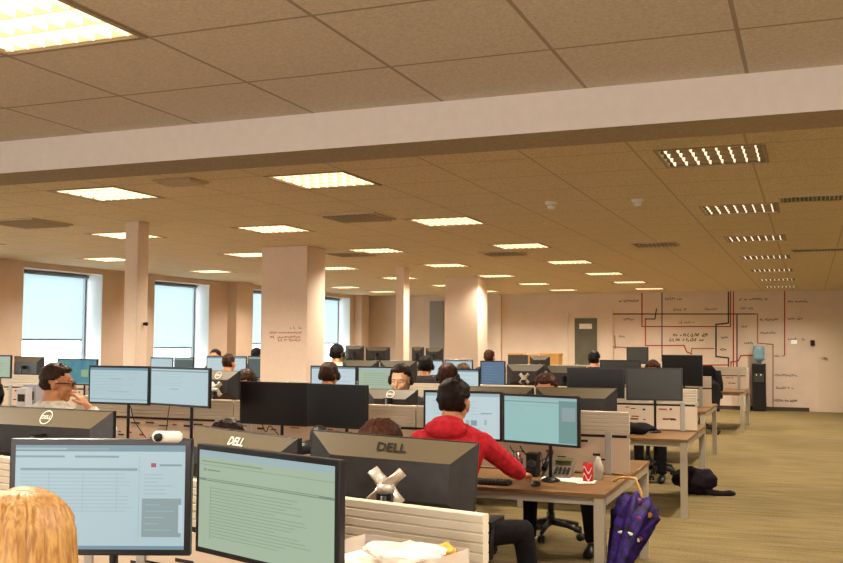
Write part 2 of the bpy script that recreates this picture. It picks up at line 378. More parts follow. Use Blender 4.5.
for a, b, c in ((673,709,334.7),(668,705,339.5)):
    for wd in range(5):
        mb = MB(); p = ay(a+(b-a)*wd/5, c, D); q = ay(a+(b-a)*(wd+.85)/5, c, D); scribble(mb, p.x-rl.x, -.004, p.z-.04-rl.z, q.x-p.x, .085, 0, n=4, th=.016)
        if mb.v: mb.build('title_word', LM['d'], root)
# switches
p = ay(794, 342, D); o = MB().box((p.x, D-.012, p.z), (.13,.024,.09)).box((p.x, D-.026, p.z), (.05,.006,.05)).build('light_switch', mat('switch_white_glow', (250,248,240), .4, emit=.3), bevel=.004); tag(o, 'white switch plate on the far wall left of the white door', 'switch')  # plate given a faint added glow to read brighter white
p = ay(812.5, 343, D); o = MB().box((p.x, D-.018, p.z), (.09,.04,.13)).box((p.x, D-.042, p.z+.02), (.05,.006,.03)).build('card_reader', BLACK, bevel=.004); tag(o, 'small black reader box beside the white door', 'card reader')
# ------------------------------------------------------------------ luminaires
WARM = (1.0, .87, .70)
EMB = mat('louvre_glow', (255,226,170), .35, emit=1.25); EMB.node_tree.nodes['Principled BSDF'].inputs['Emission Color'].default_value = (1, .86, .64, 1)  # blades glow by themselves in place of reflected tube light
CROSS = mat('louvre_cross', (96,78,50), .6)  # unlit copy of the cross baffles, shade put into the colour
HOUS = mat('light_housing', (170,150,116), .5)
TUBE = mat('tube_glow', (255,236,200), .4, emit=2.2)
CROSSB = mat('louvre_cross_glow', (240,210,164), .5, emit=.55)  # lit copy of the cross baffles, reflected light painted as glow
def make_light(kind):
    z0 = .0; t = thing('ceiling_light', '', 'ceiling light')
    fr = MB(); e = HL; w = .022
    for a in ((-e,e,-e,-e+w),(-e,e,e-w,e),(-e,-e+w,-e+w,e-w),(e-w,e,-e+w,e-w)): fr.b2(*a, -.006, .004)
    fr.build('frame', mat('light_trim', (160,146,118), .6), t)
    hb = MB(); i = e-w
    hb.quad((-i,-i,.11),(-i,i,.11),(i,i,.11),(i,-i,.11)); hb.quad((-i,-i,0),(-i,i,0),(-i,i,.11),(-i,-i,.11)); hb.quad((i,-i,.11),(i,i,.11),(i,i,0),(i,-i,0))
    hb.quad((-i,-i,.11),(i,-i,.11),(i,-i,0),(-i,-i,0)); hb.quad((-i,i,0),(i,i,0),(i,i,.11),(-i,i,.11)); hb.build('housing', HOUS, t)
    lv = MB(); n = 8
    for k in range(n):
        x = -i+(k+.5)*2*i/n if kind != 'n' else -i+(k+.5)*2*i/n
        # self-glowing parabolic blade, toothed along its lower edge
        for q in range(4):
            y0 = -i+q*2*i/4; y1 = y0+2*i/4
            lv.add([(x-.004,y0+.012,.045),(x-.004,y1-.012,.045),(x+.004,y1-.012,.045),(x+.004,y0+.012,.045),(x-.002,y0+.012,.0),(x-.006,(y0+y1)/2,-.002),(x-.002,y1-.012,.0),(x+.002,y1-.012,.0),(x+.006,(y0+y1)/2,-.002),(x+.002,y0+.012,.0)],
                   [(0,1,6,5,4),(3,9,8,7,2),(4,5,8,9),(5,6,7,8),(0,4,9,3),(1,2,7,6)], 0)
    for q in range(5):
        y = -i+q*2*i/4; y = max(-i+.008, min(i-.008, y))
        lv.add([(-i,y-.012,.05),(i,y-.012,.05),(i,y+.012,.05),(-i,y+.012,.05),(-i,y-.003,.004),(i,y-.003,.004),(i,y+.003,.004),(-i,y+.003,.004)],
               [(0,1,2,3),(4,7,6,5),(0,4,5,1),(2,6,7,3)], 1)
    lv.build('louvre', [EMB, CROSS], t)
    for k in range(4):
        y = -i+(k+.5)*2*i/4
        MB().tube([(-i+.01,y,.075),(i-.01,y,.075)], .012, n=8).build('tube', TUBE, t)
    return t
LP = make_light('f'); first = True
def brighten(o):
    for ch in o.children:
        if ch.name.startswith('louvre'):
            m2 = LVB; ch.data = m2
LVB = [c for c in LP.children if c.name.startswith('louvre')][0].data.copy(); LVB.materials[1] = CROSSB
COLN = ['above the right-hand aisle', 'in the second row of lights from the right', 'in the middle row of lights', 'in the row of lights left of the middle', 'in the row of lights along the windows', 'right of the frame', 'in the front ceiling']
ORD = ['nearest', 'second nearest', 'third nearest', 'fourth nearest', 'fifth nearest', 'sixth nearest', 'farthest']
la = bpy.data.lights.new('louvre_lamp', 'SPOT'); la.spot_size = R_(150); la.spot_blend = 1; la.shadow_soft_size = .02; la.energy = 270; la.color = WARM
for (x, y, z, xi, yi) in LITS+NEARL:
    if xi == 6: lab = 'square recessed louvred light at the front ceiling, top left, before the beam' if yi == 0 else 'added square recessed louvred light overhead at the front, out of view'
    else: lab = 'square recessed louvred light, %s %s' % (ORD[yi], COLN[xi])
    g = 'recessed ceiling lights'
    if xi == 6 and yi or xi == 5: g = 'recessed ceiling lights out of view'
    if xi == 5: lab = 'square recessed louvred light right of the frame'
    if first: o = LP; o.location = (x, y, z); o['label'] = lab; o['group'] = g; first = False
    else: o = dup(LP, (x, y, z), 0, lab, g)
    if xi in (1,2,3,4,6): brighten(o)
    lo = bpy.data.objects.new('louvre_lamp', la if xi != 6 else la.copy()); C.objects.link(lo); lo.location = (x, y, z-.012); lo.location.z = z-.03
    if xi == 6: lo.data.energy = 300; lo.data.spot_size = R_(176)
    lo.parent = None
# ceiling vents, detectors
VENT = mat('vent_dark', (112,98,76), .6); VENTF = mat('vent_frame', (196,180,150), .6)
def vent(x, y, w, d, label, n=22, hor=False):
    t = thing('ceiling_vent', label, 'vent', (x, y, CZ), 0, 'ceiling vents')
    MB().b2(-w/2, w/2, -d/2, d/2, -.012, -.004).build('backing', VENT, t)
    fr = MB().b2(-w/2-.02, w/2+.02, -d/2-.02, -d/2, -.016, 0).b2(-w/2-.02, w/2+.02, d/2, d/2+.02, -.016, 0).b2(-w/2-.02, -w/2, -d/2, d/2, -.016, 0).b2(w/2, w/2+.02, -d/2, d/2, -.016, 0)
    fr.build('frame', VENTF, t); sl = MB()
    for k in range(n):
        if hor:
            yy = -d/2+(k+.5)*d/n; sl.box((0, yy, -.02), (w, .004, .022), 0, Matrix.Rotation(.6, 3, 'X'))
        else:
            xx = -w/2+(k+.5)*w/n; sl.box((xx, 0, -.02), (.006, d, .022))
    sl.build('slats', VENTF, t)
vent(.23, 8.75, .85, .30, 'long slatted air grille at the right edge of the ceiling', 26)
vent(.3, 13.7, .95, .3, 'narrow dark air grille farther back at the right of the ceiling', 26)
vent(-4.08, 8.62, .55, .5, 'square slatted air vent left of the middle of the ceiling', 12)
vent(-7.5, 7.9, .6, .55, 'square slatted air vent near the left edge of the ceiling', 12)
vent(-4.42, 6.2, .3, .2, 'square air vent just behind the beam at the left', 10, True)
vent(-1.75, 12.3, .5, .4, 'dark square vent beside the aisle lights', 10)
vent(-3.89, 12.9, .5, .45, 'small dark vent behind the middle row of lights', 8)
vent(-5.9, 12.3, .55, .5, 'square dark vent above and left of the wide written-on column', 8)
for x, y, l in ((-2.06, 8.28, 'round white smoke detector, the left one of two on the ceiling'), (-1.33, 8.36, 'round white smoke detector, the right one of two on the ceiling')):
    t = thing('smoke_detector', l, 'smoke detector', (x, y, CZ), 0, 'smoke detectors')
    MB().lathe([(.0,0),(.055,0),(.055,-.02),(.03,-.03),(.0,-.03)]).build('base', WHITEP, t)
    MB().lathe([(.0,-.03),(.034,-.03),(.036,-.05),(.02,-.062),(.0,-.062)]).build('sensor_cap', WHITEP, t)
# ------------------------------------------------------------------ desks
DW_, DD = 1.55, .85
def make_desk():
    t = thing('desk', 'desk', 'desk')
    MB().b2(-DW_/2+.004, DW_/2-.004, -DD/2, DD/2, .695, .72).build('desktop', [WOOD], t, bevel=.003)
    fr = MB().b2(-DW_/2+.03, DW_/2-.03, -DD/2+.05, -DD/2+.09, .645, .695).b2(-DW_/2+.03, DW_/2-.03, DD/2-.09, DD/2-.05, .645, .695).b2(-DW_/2+.008, -DW_/2+.05, -DD/2+.07, DD/2+.02, .645, .695).b2(DW_/2-.05, DW_/2-.008, -DD/2+.07, DD/2+.02, .645, .695)
    fr.build('frame', LEGM, t)
    for sx in (-1, 1):
        for sy in (-1,):
            MB().box((sx*(DW_/2-.043), sy*(DD/2-.043), .3475), (.062,.062,.695)).build('leg', LEGM, t, bevel=.004)
    return t
DP = make_desk(); dused = [False]
def desk(x, y, rz, label, group):
    if not dused[0]:
        dused[0] = True; DP.location = (x, y, 0); DP.rotation_euler = (0,0,rz); DP['label'] = label; DP['group'] = group; return DP
    return dup(DP, (x, y, 0), rz, label, group)
PH = 1.145
def make_panel(seed):
    random.seed(seed)
    t = thing('privacy_panel', 'panel', 'desk screen'); w = DW_-.01
    up = MB(); z0, z1, n = .985, PH, 6
    prof = []
    for k in range(n):
        a = z0+(z1-z0)*k/n; b = z0+(z1-z0)*(k+1)/n; prof += [(.013, a+.001), (.016, a+.004), (.016, b-.004), (.013, b-.001)]
    vs = []; fs = []
    for sx in (-1, 1):
        for yy, z in prof: vs.append((sx*w/2, -yy, z))
        for yy, z in reversed(prof): vs.append((sx*w/2, yy, z))
    m = len(prof)*2
    for k in range(m): fs.append((k, (k+1) % m, m+(k+1) % m, m+k))
    fs.append(tuple(reversed(range(m)))); fs.append(tuple(range(m, 2*m)))
    up.add(vs, fs); up.build('slatted_screen', CREAM, t)
    MB().b2(-w/2+.02, w/2-.02, -.008, .008, .968, .985).build('gap_rail', GAP, t)
    lo = MB().b2(-w/2, w/2, -.014, .014, .735, .968)
    for row, z in enumerate((.93, .85, .82)):
        x = -w/2+.08
        while x < w/2-.15:
            l = random.uniform(.02,.09)
            if random.random() < (.6 if row else .75):
                c = random.choice((1,1,2)); hh = random.choice((.008,.012,.016))
                lo.box((x+l/2, -.0152, z+random.uniform(-.01,.02)), (l,.002,hh), c); lo.box((x+l/2, .0152, z), (l,.002,hh), c)
            x += l+random.uniform(.01,.08)
    lo.build('printed_panel', [WHITEF, INK, INKR], t)
    for sx in (-1, 1):
        MB().box((sx*(w/2-.14), 0, .865), (.045,.05,.29)).build('post', POST, t, bevel=.004)
    return t
PPs = [make_panel(3), make_panel(9)]; pused = [False, False]
def panel(x, y, rz, label, group, k=0):
    k = k % 2
    if not pused[k]:
        pused[k] = True; P = PPs[k]; P.location = (x, y, 0); P.rotation_euler = (0,0,rz); P['label'] = label; P['group'] = group; return P
    return dup(PPs[k], (x, y, 0), rz, label, group)
BNAME = {'0':'front bench','A':'second bench','B':'third bench','C':'fourth bench','D':'rear bench','BL':'third window-side bench','CL':'fourth window-side bench','DL':'rear window-side bench'}
POSW = ['at its right end', 'in its middle', 'at its left end']
def bench(key, xr, yc, ncol, rz=0):
    ux = Vector((cos(rz), sin(rz), 0)); uy = Vector((-sin(rz), cos(rz), 0))
    base = Vector((xr, yc, 0))
    for k in range(ncol):
        c = base-ux*(DW_*(k+.5)); pw = POSW[k] if ncol == 3 else POSW[[0, 2][k]]
        a = c-uy*(DD/2+.03); b = c+uy*(DD/2+.03)
        desk(a.x, a.y, rz, 'brown wood desk, near side of the %s, %s' % (BNAME[key], pw), 'desks')
        desk(b.x, b.y, rz+pi, 'brown wood desk, far side of the %s, %s' % (BNAME[key], pw), 'desks')
        panel(c.x, c.y, rz, 'cream slatted desk divider on the %s, %s' % (BNAME[key], pw), 'desk dividers', k+(key in 'BD'))
B0R = R_(-13)
bench('0', -.83, 2.6, 2, B0R)
bench('A', -1.13, 6.7, 3)
bench('B', -1.05, 10.2, 3)
bench('C', -1.25, 14.0, 3)
bench('D', -1.10, 19.5, 3)
bench('BL', -6.95, 10.2, 2)
bench('CL', -6.95, 14.0, 2)
bench('DL', -7.0, 19.5, 2)
# ------------------------------------------------------------------ monitors
SC = {'blue': emis('ui_pale_blue', (188,214,220), .82), 'white': emis('ui_white', (206,226,232), .80), 'green': emis('ui_green_white', (176,198,172), .80),
      'greenb': emis('ui_green_band', (138,160,140), .68), 'hdr': emis('ui_header', (130,168,184), .68), 'grey': emis('ui_grey', (158,180,182), .72), 'lgrey': emis('ui_light_grey', (172,198,202), .76),
      'txt': emis('ui_text', (146,174,184), .74), 'ltxt': emis('ui_faint', (174,202,210), .78), 'red': emis('ui_red', (190,90,110), .7), 'win': emis('ui_wallpaper', (30,120,170), .7, var=1, vscale=(7,7,7), rgb2=(60,160,150)),
      'winc': emis('ui_wallpaper_light', (150,190,140), .7), 'teal': emis('ui_teal', (158,202,198), .84), 'tealb': emis('ui_teal_dark', (124,166,162), .72), 'dim': emis('ui_dim', (96,120,120), .5), 'bluev': emis('ui_blue', (104,140,176), .6), 'gtxt': emis('ui_green_text', (152,176,150), .72)}
def rows(u0, u1, v0, v1, n, key, th=.012, fill=(.4, 1)):
    out = []
    for k in range(n):
        v = v1-(k+.5)*(v1-v0)/n; out.append((u0, v-th/2, u0+(u1-u0)*random.uniform(*fill), v+th/2, key))
    return out
def ui(style):
    random.seed(hash(style) % 1000 if False else sum(map(ord, style)))
    if style == 'foreL':
        L = [(0,0,1,1,'blue'),(0,.94,1,1,'hdr'),(0,.0,1,.035,'hdr'),(.0,.955,.35,.975,'lgrey'),(.3,.955,.55,.975,'txt'),(.0,.88,.29,.9,'txt'),(.35,.88,.61,.9,'txt'),(.03,.755,.72,.78,'txt'),
             (.75,.12,.98,.49,'grey'),(.965,.16,.99,.43,'white'),(.80,.79,.83,.83,'red'),(.85,.8,.98,.82,'txt'),(.73,.1,.733,.9,'lgrey')]
        L += rows(.03,.7,.35,.74,11,'ltxt',.008,(.85,1))+rows(.76,.95,.52,.74,6,'ltxt',.01)+rows(.77,.95,.16,.46,5,'lgrey',.008)
        for k in range(3): L.append((.2+.2*k, .36, .204+.2*k, .74, 'ltxt'))
        return L
    if style == 'foreR':
        L = [(0,0,1,1,'green'),(0,.93,1,1,'lgrey'),(.02,.88,.5,.895,'gtxt'),(0,.85,1,.856,'gtxt'),(.04,.79,.06,.815,'tealb'),(.07,.795,.17,.808,'greenb'),(0,.69,1,.715,'greenb'),(.06,.70,.9,.708,'green')]
        L += rows(.1,.85,.12,.64,16,'gtxt',.007,(.6,1))+[(.1,.1,.105,.64,'gtxt')]
        return L
    if style == 'r1':
        L = [(0,0,1,1,'white'),(0,.93,1,1,'lgrey')]+rows(.1,.9,.5,.85,5,'ltxt',.01)
        L += [(.55,.3,.6,.4,'lgrey'),(.62,.28,.7,.4,'txt'),(.5,.2,.75,.22,'ltxt'),(.75,.55,.9,.57,'txt'),(.8,.3,.83,.42,'lgrey'),(.45,.3,.48,.42,'lgrey')]; return L
    if style == 'r2': return [(0,0,1,1,'teal'),(0,.95,1,1,'lgrey'),(.0,.88,1,.9,'tealb'),(0,.8,.75,.83,'lgrey'),(.76,.02,1,.94,'tealb'),(.8,.5,.98,.8,'grey')]+rows(.05,.5,.6,.76,3,'lgrey',.01)
    if style == 'L1': return [(0,0,1,1,'blue'),(0,.93,1,1,'hdr'),(.35,.67,.55,.69,'txt'),(0,.08,1,.1,'txt'),(.3,.3,.7,.32,'ltxt')]+rows(.05,.9,.2,.9,8,'lgrey',.008)
    if style == 'L2': return [(0,0,1,1,'blue'),(0,.92,1,.96,'txt'),(.35,.42,.5,.44,'txt')]+rows(.05,.8,.5,.88,6,'lgrey',.01)
    if style == 'win': return [(0,0,1,1,'win'),(.62,.3,.8,.6,'winc'),(0,0,1,.05,'hdr')]
    if style == 'vert': return [(0,0,1,1,'bluev')]+rows(.1,.9,.1,.9,10,'hdr',.01)
    if style == 'greenish': return [(0,0,1,1,'green'),(0,.9,1,1,'lgrey')]+rows(.1,.9,.2,.8,6,'gtxt',.02)
    if style == 'dim': return [(0,0,1,1,'dim'),(0,.9,1,1,'grey')]
    L = [(0,0,1,1,'blue' if style == 'b' else 'white'),(0,.93,1,1,'hdr')]+rows(.06,.9,.15,.85,7,'ltxt',.02); return L
def monitor(label, pL, YL, pR, YR, ybot, style, back=False, logo=None, bracket=False, lean=0, roll=0, desk_z=.72, group='computer monitors', plain=False):
    A = ay(*pL, YL); B = ay(*pR, YR); zt = (A.z+B.z)/2
    w = hypot(B.x-A.x, B.y-A.y); yaw = atan2(B.y-A.y, B.x-A.x); c = (A+B)/2
    hb = ay((pL[0]+pR[0])/2, ybot, c.y).z; h = zt-hb
    rz = yaw + (pi if back else 0)
    t = thing('monitor', label, 'monitor', (c.x, c.y, desk_z), rz, group)
    # local: screen faces -y; centre of the panel at height zc
    zc = (zt+hb)/2-desk_z
    Rr = Matrix.Rotation(lean, 3, 'X') @ Matrix.Rotation(roll, 3, 'Y')
    def T(x, y, z): return Rr @ Vector((x, y, z))+Vector((0, 0, zc))
    cs = MB(); bz = .016; th = .022
    cs.add([T(sx*w/2, y, sz*h/2) for y in (-th/2, th/2) for sx, sz in ((-1,-1),(1,-1),(1,1),(-1,1))], [(0,1,2,3),(7,6,5,4),(4,5,1,0),(5,6,2,1),(6,7,3,2),(7,4,0,3)])
    # bulging back, a frustum with a sloping top band
    ix, izt, izb = w*.5-.085, h*.5-.075, -h*.5+.06; y1 = th/2; y2 = th/2+.045
    o_ = [(-w/2+.004,y1,-h/2+.004),(w/2-.004,y1,-h/2+.004),(w/2-.004,y1,h/2-.004),(-w/2+.004,y1,h/2-.004)]; i_ = [(-ix,y2,izb),(ix,y2,izb),(ix,y2,izt),(-ix,y2,izt)]
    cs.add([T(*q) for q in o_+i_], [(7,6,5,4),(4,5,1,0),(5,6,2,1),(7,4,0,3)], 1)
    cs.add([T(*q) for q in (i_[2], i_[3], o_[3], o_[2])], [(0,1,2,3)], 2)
    cs.build('casing', [BLACKG, DARKG, RIMLIT], t, bevel=.003)
    sw, sh = w-2*bz, h-2*bz; sc = MB(); mats = []
    if style in ('off', 'offg'):
        sc.quad(*[T(x, -th/2-.001, z) for x, z in ((-sw/2,-sh/2),(sw/2,-sh/2),(sw/2,sh/2),(-sw/2,sh/2))]); mats = [OFFS if style == 'off' else OFFG]
    else:
        for k, (u0,v0,u1,v1,key) in enumerate(ui(style)):
            if SC[key] not in mats: mats.append(SC[key])
            yy = -th/2-.001-.00012*k
            sc.quad(*[T(x, yy, z) for x, z in ((-sw/2+u0*sw,-sh/2+v0*sh),(-sw/2+u1*sw,-sh/2+v0*sh),(-sw/2+u1*sw,-sh/2+v1*sh),(-sw/2+u0*sw,-sh/2+v1*sh))], mats.index(SC[key]))
    sc.build('screen', mats, t)
    # stand: base plate, pole, arm
    st = MB(); st.lathe([(0,0),(.06,0),(.06,.012),(.02,.03),(0,.03)], 0, 20, (0,.115,0)); st.tube([(0,.115,.01),(0,.115,zc+(-.05 if bracket else .02))], .012); st.box((0,.085,zc-(.06 if bracket else 0)), (.05,.06,.05 if not bracket else .03))
    st.build('stand', CHAIRP, t)
    if bracket:
        br = MB(); bz0 = -.03
        for sg in (1, -1):
            for e in (1, -1):
                br.tube([T(sg*.0, y2+.012, bz0), T(sg*.03, y2+.012, bz0+e*.03), T(sg*.052, y2+.008, bz0+e*.052)], [.03,.02,.022], 0, 8, .35)
        br.lathe([(0,0),(.03,0),(.03,.03),(0,.03)], 0, 12, T(0, y2+.02, bz0-.02)); br.build('mount_bracket', SILVER, t)
    if logo:
        lg = MB()
        if logo == 'round':
            m0 = (Vector(i_[2])+Vector(i_[3])+Vector(o_[2])+Vector(o_[3]))/4; nv = Vector((0,(h*.5-.004-izt),(y2-y1))).normalized(); up = Vector((0, -(y2-y1), h*.5-.004-izt)).normalized()
            R0 = .034; cc = T(*(m0+nv*.004)); ux = Rr@Vector((-1,0,0)); uz = Rr@up; n = 24; vs = []; fs = []
            for k in range(n):
                a = 2*pi*k/n
                vs += [cc+ux*cos(a)*R0+uz*sin(a)*R0, cc+ux*cos(a)*(R0-.004)+uz*sin(a)*(R0-.004)]
            for k in range(n):
                j = (k+1) % n; fs.append((2*k, 2*j, 2*j+1, 2*k+1))
            lg.add(vs, fs); text_mb(lg, 'DELL', .026, cc, ux, uz, 0, .0004)
        else:
            m0 = (Vector(i_[2])+Vector(i_[3])+Vector(o_[2])+Vector(o_[3]))/4; nv = Vector((0,(h*.5-.004-izt),(y2-y1))).normalized(); up = Vector((0, -(y2-y1), h*.5-.004-izt)).normalized()
            text_mb(lg, 'DELL', .046, T(*(m0+nv*.003)), Rr@Vector((-1,0,0)), Rr@up, 0, .0012)
        lg.build('logo', LOGOD if logo == 'dark' else LOGOS, t)
    return t
FR = 'computer monitors on the front bench'; AR = 'computer monitors on the bench of the person in red'; BR = 'computer monitors on the third bench'; CR = 'computer monitors on the fourth bench'
monitor('lit monitor showing a pale blue page, webcam on top, before the blonde hair', (12,437), 1.98, (193,440), 2.15, 555, 'foreL', group=FR)
monitor('large lit monitor with a pale green page, front centre', (200,443), 2.42, (343,460), 2.22, 567, 'foreR', group=FR)
monitor('dark back of a monitor with a silver logo, just above the pale green screen', (196,424), 3.35, (300,439), 3.05, 486, 'b', True, 'silver', group=FR)
monitor('large monitor back with dark logo and silver X-shaped bracket, in front of the red hoodie', (310,435), 3.03, (477,437), 3.13, 516, 'b', True, 'dark', True, roll=R_(-3), lean=R_(3), group=FR)
monitor('dark monitor back with a round logo at the left edge, above the webcam screen', (-5,407.5), 3.5, (115,409), 3.45, 468, 'b', True, 'round', group=FR)
monitor('lit monitor with a white page right of the glasses wearer, left one of the pair', (90,365.5), 6.22, (150.5,366), 6.22, 404.5, 'L1', group=AR)
monitor('lit monitor with a dark header line, right one of the pair beside the glasses wearer', (151.5,365.5), 6.22, (211,369), 6.05, 406.5, 'L2', group=AR)
monitor('switched-off black monitor, left one of the pair below the wide column', (241,381), 6.35, (307.5,383), 6.3, 425, 'off', group=AR)
monitor('switched-off black monitor, right one of the pair below the wide column', (308,383), 6.3, (368,385.5), 6.2, 428, 'off', group=AR)
monitor('lit monitor half hidden behind the head of the person in red', (424,390), 6.22, (502.5,391.5), 6.22, 440, 'r1', group=AR)
monitor('lit monitor with a teal page right of the person in red', (503.5,392.5), 6.2, (580,397), 6.02, 445, 'r2', group=AR)
monitor('monitor back with a round logo in front of the headset wearer facing the camera', (367,388.5), 7.1, (418,389.5), 7.1, 412, 'b', True, 'round', group=AR)
monitor('monitor back with round logo and bracket in front of the orange shirt', (203,370), 7.1, (240,371), 7.05, 400, 'b', True, 'round', True, group=AR)
monitor('monitor back, brown lit rim, directly behind the red hoodie head', (456,386), 7.1, (534,387), 7.15, 420, 'b', True, group=AR)
monitor('monitor back with a brown lit rim above the teal page screen', (536,387), 7.12, (617,388), 7.2, 424, 'b', True, group=AR)
monitor('small lit monitor in front of the dark-haired head beside the wide column', (311,365.5), 9.75, (357,366), 9.75, 392, 'w', group=BR)
monitor('small lit monitor with a greenish page left of the headset wearer facing us', (358,366), 9.75, (405,367), 9.75, 392, 'greenish', group=BR)
monitor('small lit white monitor behind the reddish-haired headset wearer', (440,368.5), 9.75, (480,369), 9.75, 395, 'w', group=BR)
monitor('switched-off black monitor, left of the large grey one on the third bench', (567,367.5), 9.8, (624.5,368), 9.85, 398, 'off', group=BR)
monitor('large dark grey monitor above the printed white panel, third bench, right end', (626,367.5), 9.8, (682.5,368), 9.85, 400.5, 'offg', group=BR)
monitor('lit monitor with a blue wallpaper behind the glasses wearer', (58,358.5), 9.7, (98,359), 9.6, 385, 'win', group='computer monitors on the window side')
monitor('lit pale green monitor cut by the left edge of the frame', (-24,354.5), 9.7, (12,355.5), 9.7, 378, 'greenish', group='computer monitors on the window side')
monitor('dark monitor seen from behind between the left edge and the window', (15,356), 10.8, (44,357), 10.6, 378, 'off', True, group='computer monitors on the window side')
monitor('distant lit monitor below the second window, left one', (151,357), 13.7, (173.5,357), 13.7, 374, 'b', group='computer monitors on the window side')
monitor('distant dim monitor below the second window, right one', (174.5,357), 13.7, (194,357.5), 13.7, 374, 'dim', group='computer monitors on the window side')
monitor('distant lit monitor in front of the orange shirt, left one of its pair', (207,356), 13.65, (247,356), 13.65, 378, 'w', group='computer monitors on the window side')
monitor('distant lit monitor cut by the wide column, left of it', (248.5,356), 13.65, (275,356), 13.65, 378, 'dim', group='computer monitors on the window side')
monitor('dark monitor back, left one of two above the small lit monitors', (343,360), 10.75, (379,360.5), 10.75, 383, 'b', True, group=BR)
monitor('dark monitor back, right one of two above the small lit monitors', (380.5,360), 10.75, (417,361), 10.75, 383, 'b', True, group=BR)
monitor('dark monitor back with a silver bracket right of the blue upright screen', (507,364), 10.75, (545,364.5), 10.75, 387, 'b', True, None, True, group=BR)
monitor('dark monitor back right of the bracketed one, on the third bench', (547,366), 10.85, (586,366), 10.75, 390, 'b', True, group=BR)
monitor('distant lit monitor behind the black headset, left one', (421,359.5), 13.6, (443.5,359.5), 13.6, 376, 'w', group=CR)
monitor('distant lit monitor left of the blue upright screen', (445,359.5), 13.6, (473,359.5), 13.6, 376, 'b', group=CR)
monitor('upright portrait monitor with a plain blue screen', (480.5,360.5), 13.5, (505.5,361), 13.5, 396, 'vert', group=CR)
monitor('distant dark monitor right of the grey-green door', (600,360), 13.6, (641,360), 13.6, 384, 'offg', group=CR)
monitor('switched-off black monitor on the fourth bench in front of the wall map', (662,354.5), 13.55, (702.5,355.5), 13.5, 386, 'off', group=CR)
monitor('small dark monitor standing out before the wall map, rear bench', (626.5,347), 18.9, (648.5,347), 18.9, 364, 'offg', group='computer monitors on the rear bench')
for k, (a, b, yt, Y, bk) in enumerate(((346,364,345.5,18.9,True),(366,390,347,18.9,True),(412,424,347,18.9,True),(426,443,348,18.9,True),(508,528,355,18.9,False),(530,550,356,18.9,True))):
    monitor(['distant dark monitor behind the white-shirted headset wearer','distant dark monitor left of the second slim column','distant dark monitor right of the second slim column','distant dark monitor left of the farther wide column','distant dark monitor below the cardboard boxes, left','distant dark monitor below the cardboard boxes, right'][k], (a,yt), Y, (b,yt), Y, yt+15, 'offg', bk, group='computer monitors on the rear bench')
# ------------------------------------------------------------------ chairs
def make_chair():
    t = thing('office_chair', 'chair', 'chair')
    MB().box((0,.02,.435), (.48,.46,.07)).build('seat', CHAIRF, t, bevel=.03)
    bk = MB(); secs = []
    for k in range(8):
        u = k/7; z = .5+.42*u; w = .21+.03*sin(pi*u)-(.05 if k in (0,7) else 0); y = -.24-.05*u+.03*sin(pi*u)
        secs.append(((0,y,z), (w,0,0), (0,.03,0)))
    bk.loft(secs, 0, 16); bk.build('backrest', CHAIRF, t)
    MB().tube([(0,-.15,.41),(0,-.28,.42),(0,-.29,.6)], .018).build('back_support', CHAIRP, t)
    MB().tube([(0,0,.1),(0,0,.41)], .026).lathe([(.0,.2),(.035,.2),(.035,.1),(0,.1)]).build('gas_column', CHAIRP, t)
    bs = MB()
    for k in range(5):
        a = 2*pi*k/5+.3; v = Vector((cos(a), sin(a), 0)); bs.tube([v*.02+Vector((0,0,.12)), v*.16+Vector((0,0,.105)), v*.29+Vector((0,0,.075))], [.03,.022,.016])
    bs.build('star_base', CHAIRP, t)
    for k in range(5):
        a = 2*pi*k/5+.3; v = Vector((cos(a), sin(a), 0)); p = v*.29; q = Vector((-sin(a), cos(a), 0))
        c = MB(); c.tube([p+q*.026+Vector((0,0,.03)), p+q*.008+Vector((0,0,.03))], .03, 0, 12); c.tube([p-q*.026+Vector((0,0,.03)), p-q*.008+Vector((0,0,.03))], .03, 0, 12); c.tube([p+Vector((0,0,.03)), p+Vector((0,0,.075))], .009)
        c.build('caster', CHAIRP, t)
    for s in (-1, 1):
        MB().tube([(s*.2,.0,.41),(s*.27,.0,.43),(s*.275,.0,.62)], .014).box((s*.275,.02,.63), (.06,.24,.025)).build('armrest', CHAIRP, t)
    return t
CH = make_chair(); cused = [False]
def chair(x, y, rz, label, group='office chairs'):
    if not cused[0]:
        cused[0] = True; CH.location = (x,y,0); CH.rotation_euler = (0,0,rz); CH['label'] = label; CH['group'] = group; return CH
    return dup(CH, (x,y,0), rz, label, group)
# ------------------------------------------------------------------ people
def skinmat(n, rgb): return mat(n, rgb, .5, var=.05, vscale=(30,30,30))
SK = {'a': skinmat('skin_warm', (206,146,104)), 'b': skinmat('skin_tan', (188,128,88)), 'c': skinmat('skin_pale', (218,168,134))}
def hairmat(n, a, b): return mat(n, a, .5, var=.4, vscale=(90,90,12), rgb2=b, bump=.6, bscale=90, spec=.15)
HR = {'dark': hairmat('hair_dark', (42,27,22), (20,12,10)), 'brown': hairmat('hair_brown', (66,42,26), (32,20,13)), 'red': hairmat('hair_reddish', (78,42,28), (38,20,15)), 'black': hairmat('hair_black', (26,20,20), (12,10,10)), 'blonde': mat('hair_blonde', (206,160,94), .5, var=.4, vscale=(130,130,1), rgb2=(160,110,56), bump=.03, bscale=60, spec=.5), 'tan': hairmat('hair_tan', (92,66,40), (56,36,22))}
def cloth(n, rgb): return mat(n, rgb, .9, var=.18, vscale=(26,26,26), bump=.35, bscale=60, spec=.15)
def s_sg(v): return -1 if v.x < 0 else 1
def ik(s, h, l1, l2, pole):
    s = Vector(s); h = Vector(h); d = h-s; L = min(d.length, (l1+l2)*.985); d = d.normalized(); h2 = s+d*L
    a = (l1*l1-l2*l2+L*L)/(2*L); r = sqrt(max(1e-5, l1*l1-a*a)); p = Vector(pole); p = (p-d*p.dot(d)).normalized()
    return s+d*a+p*r, h2
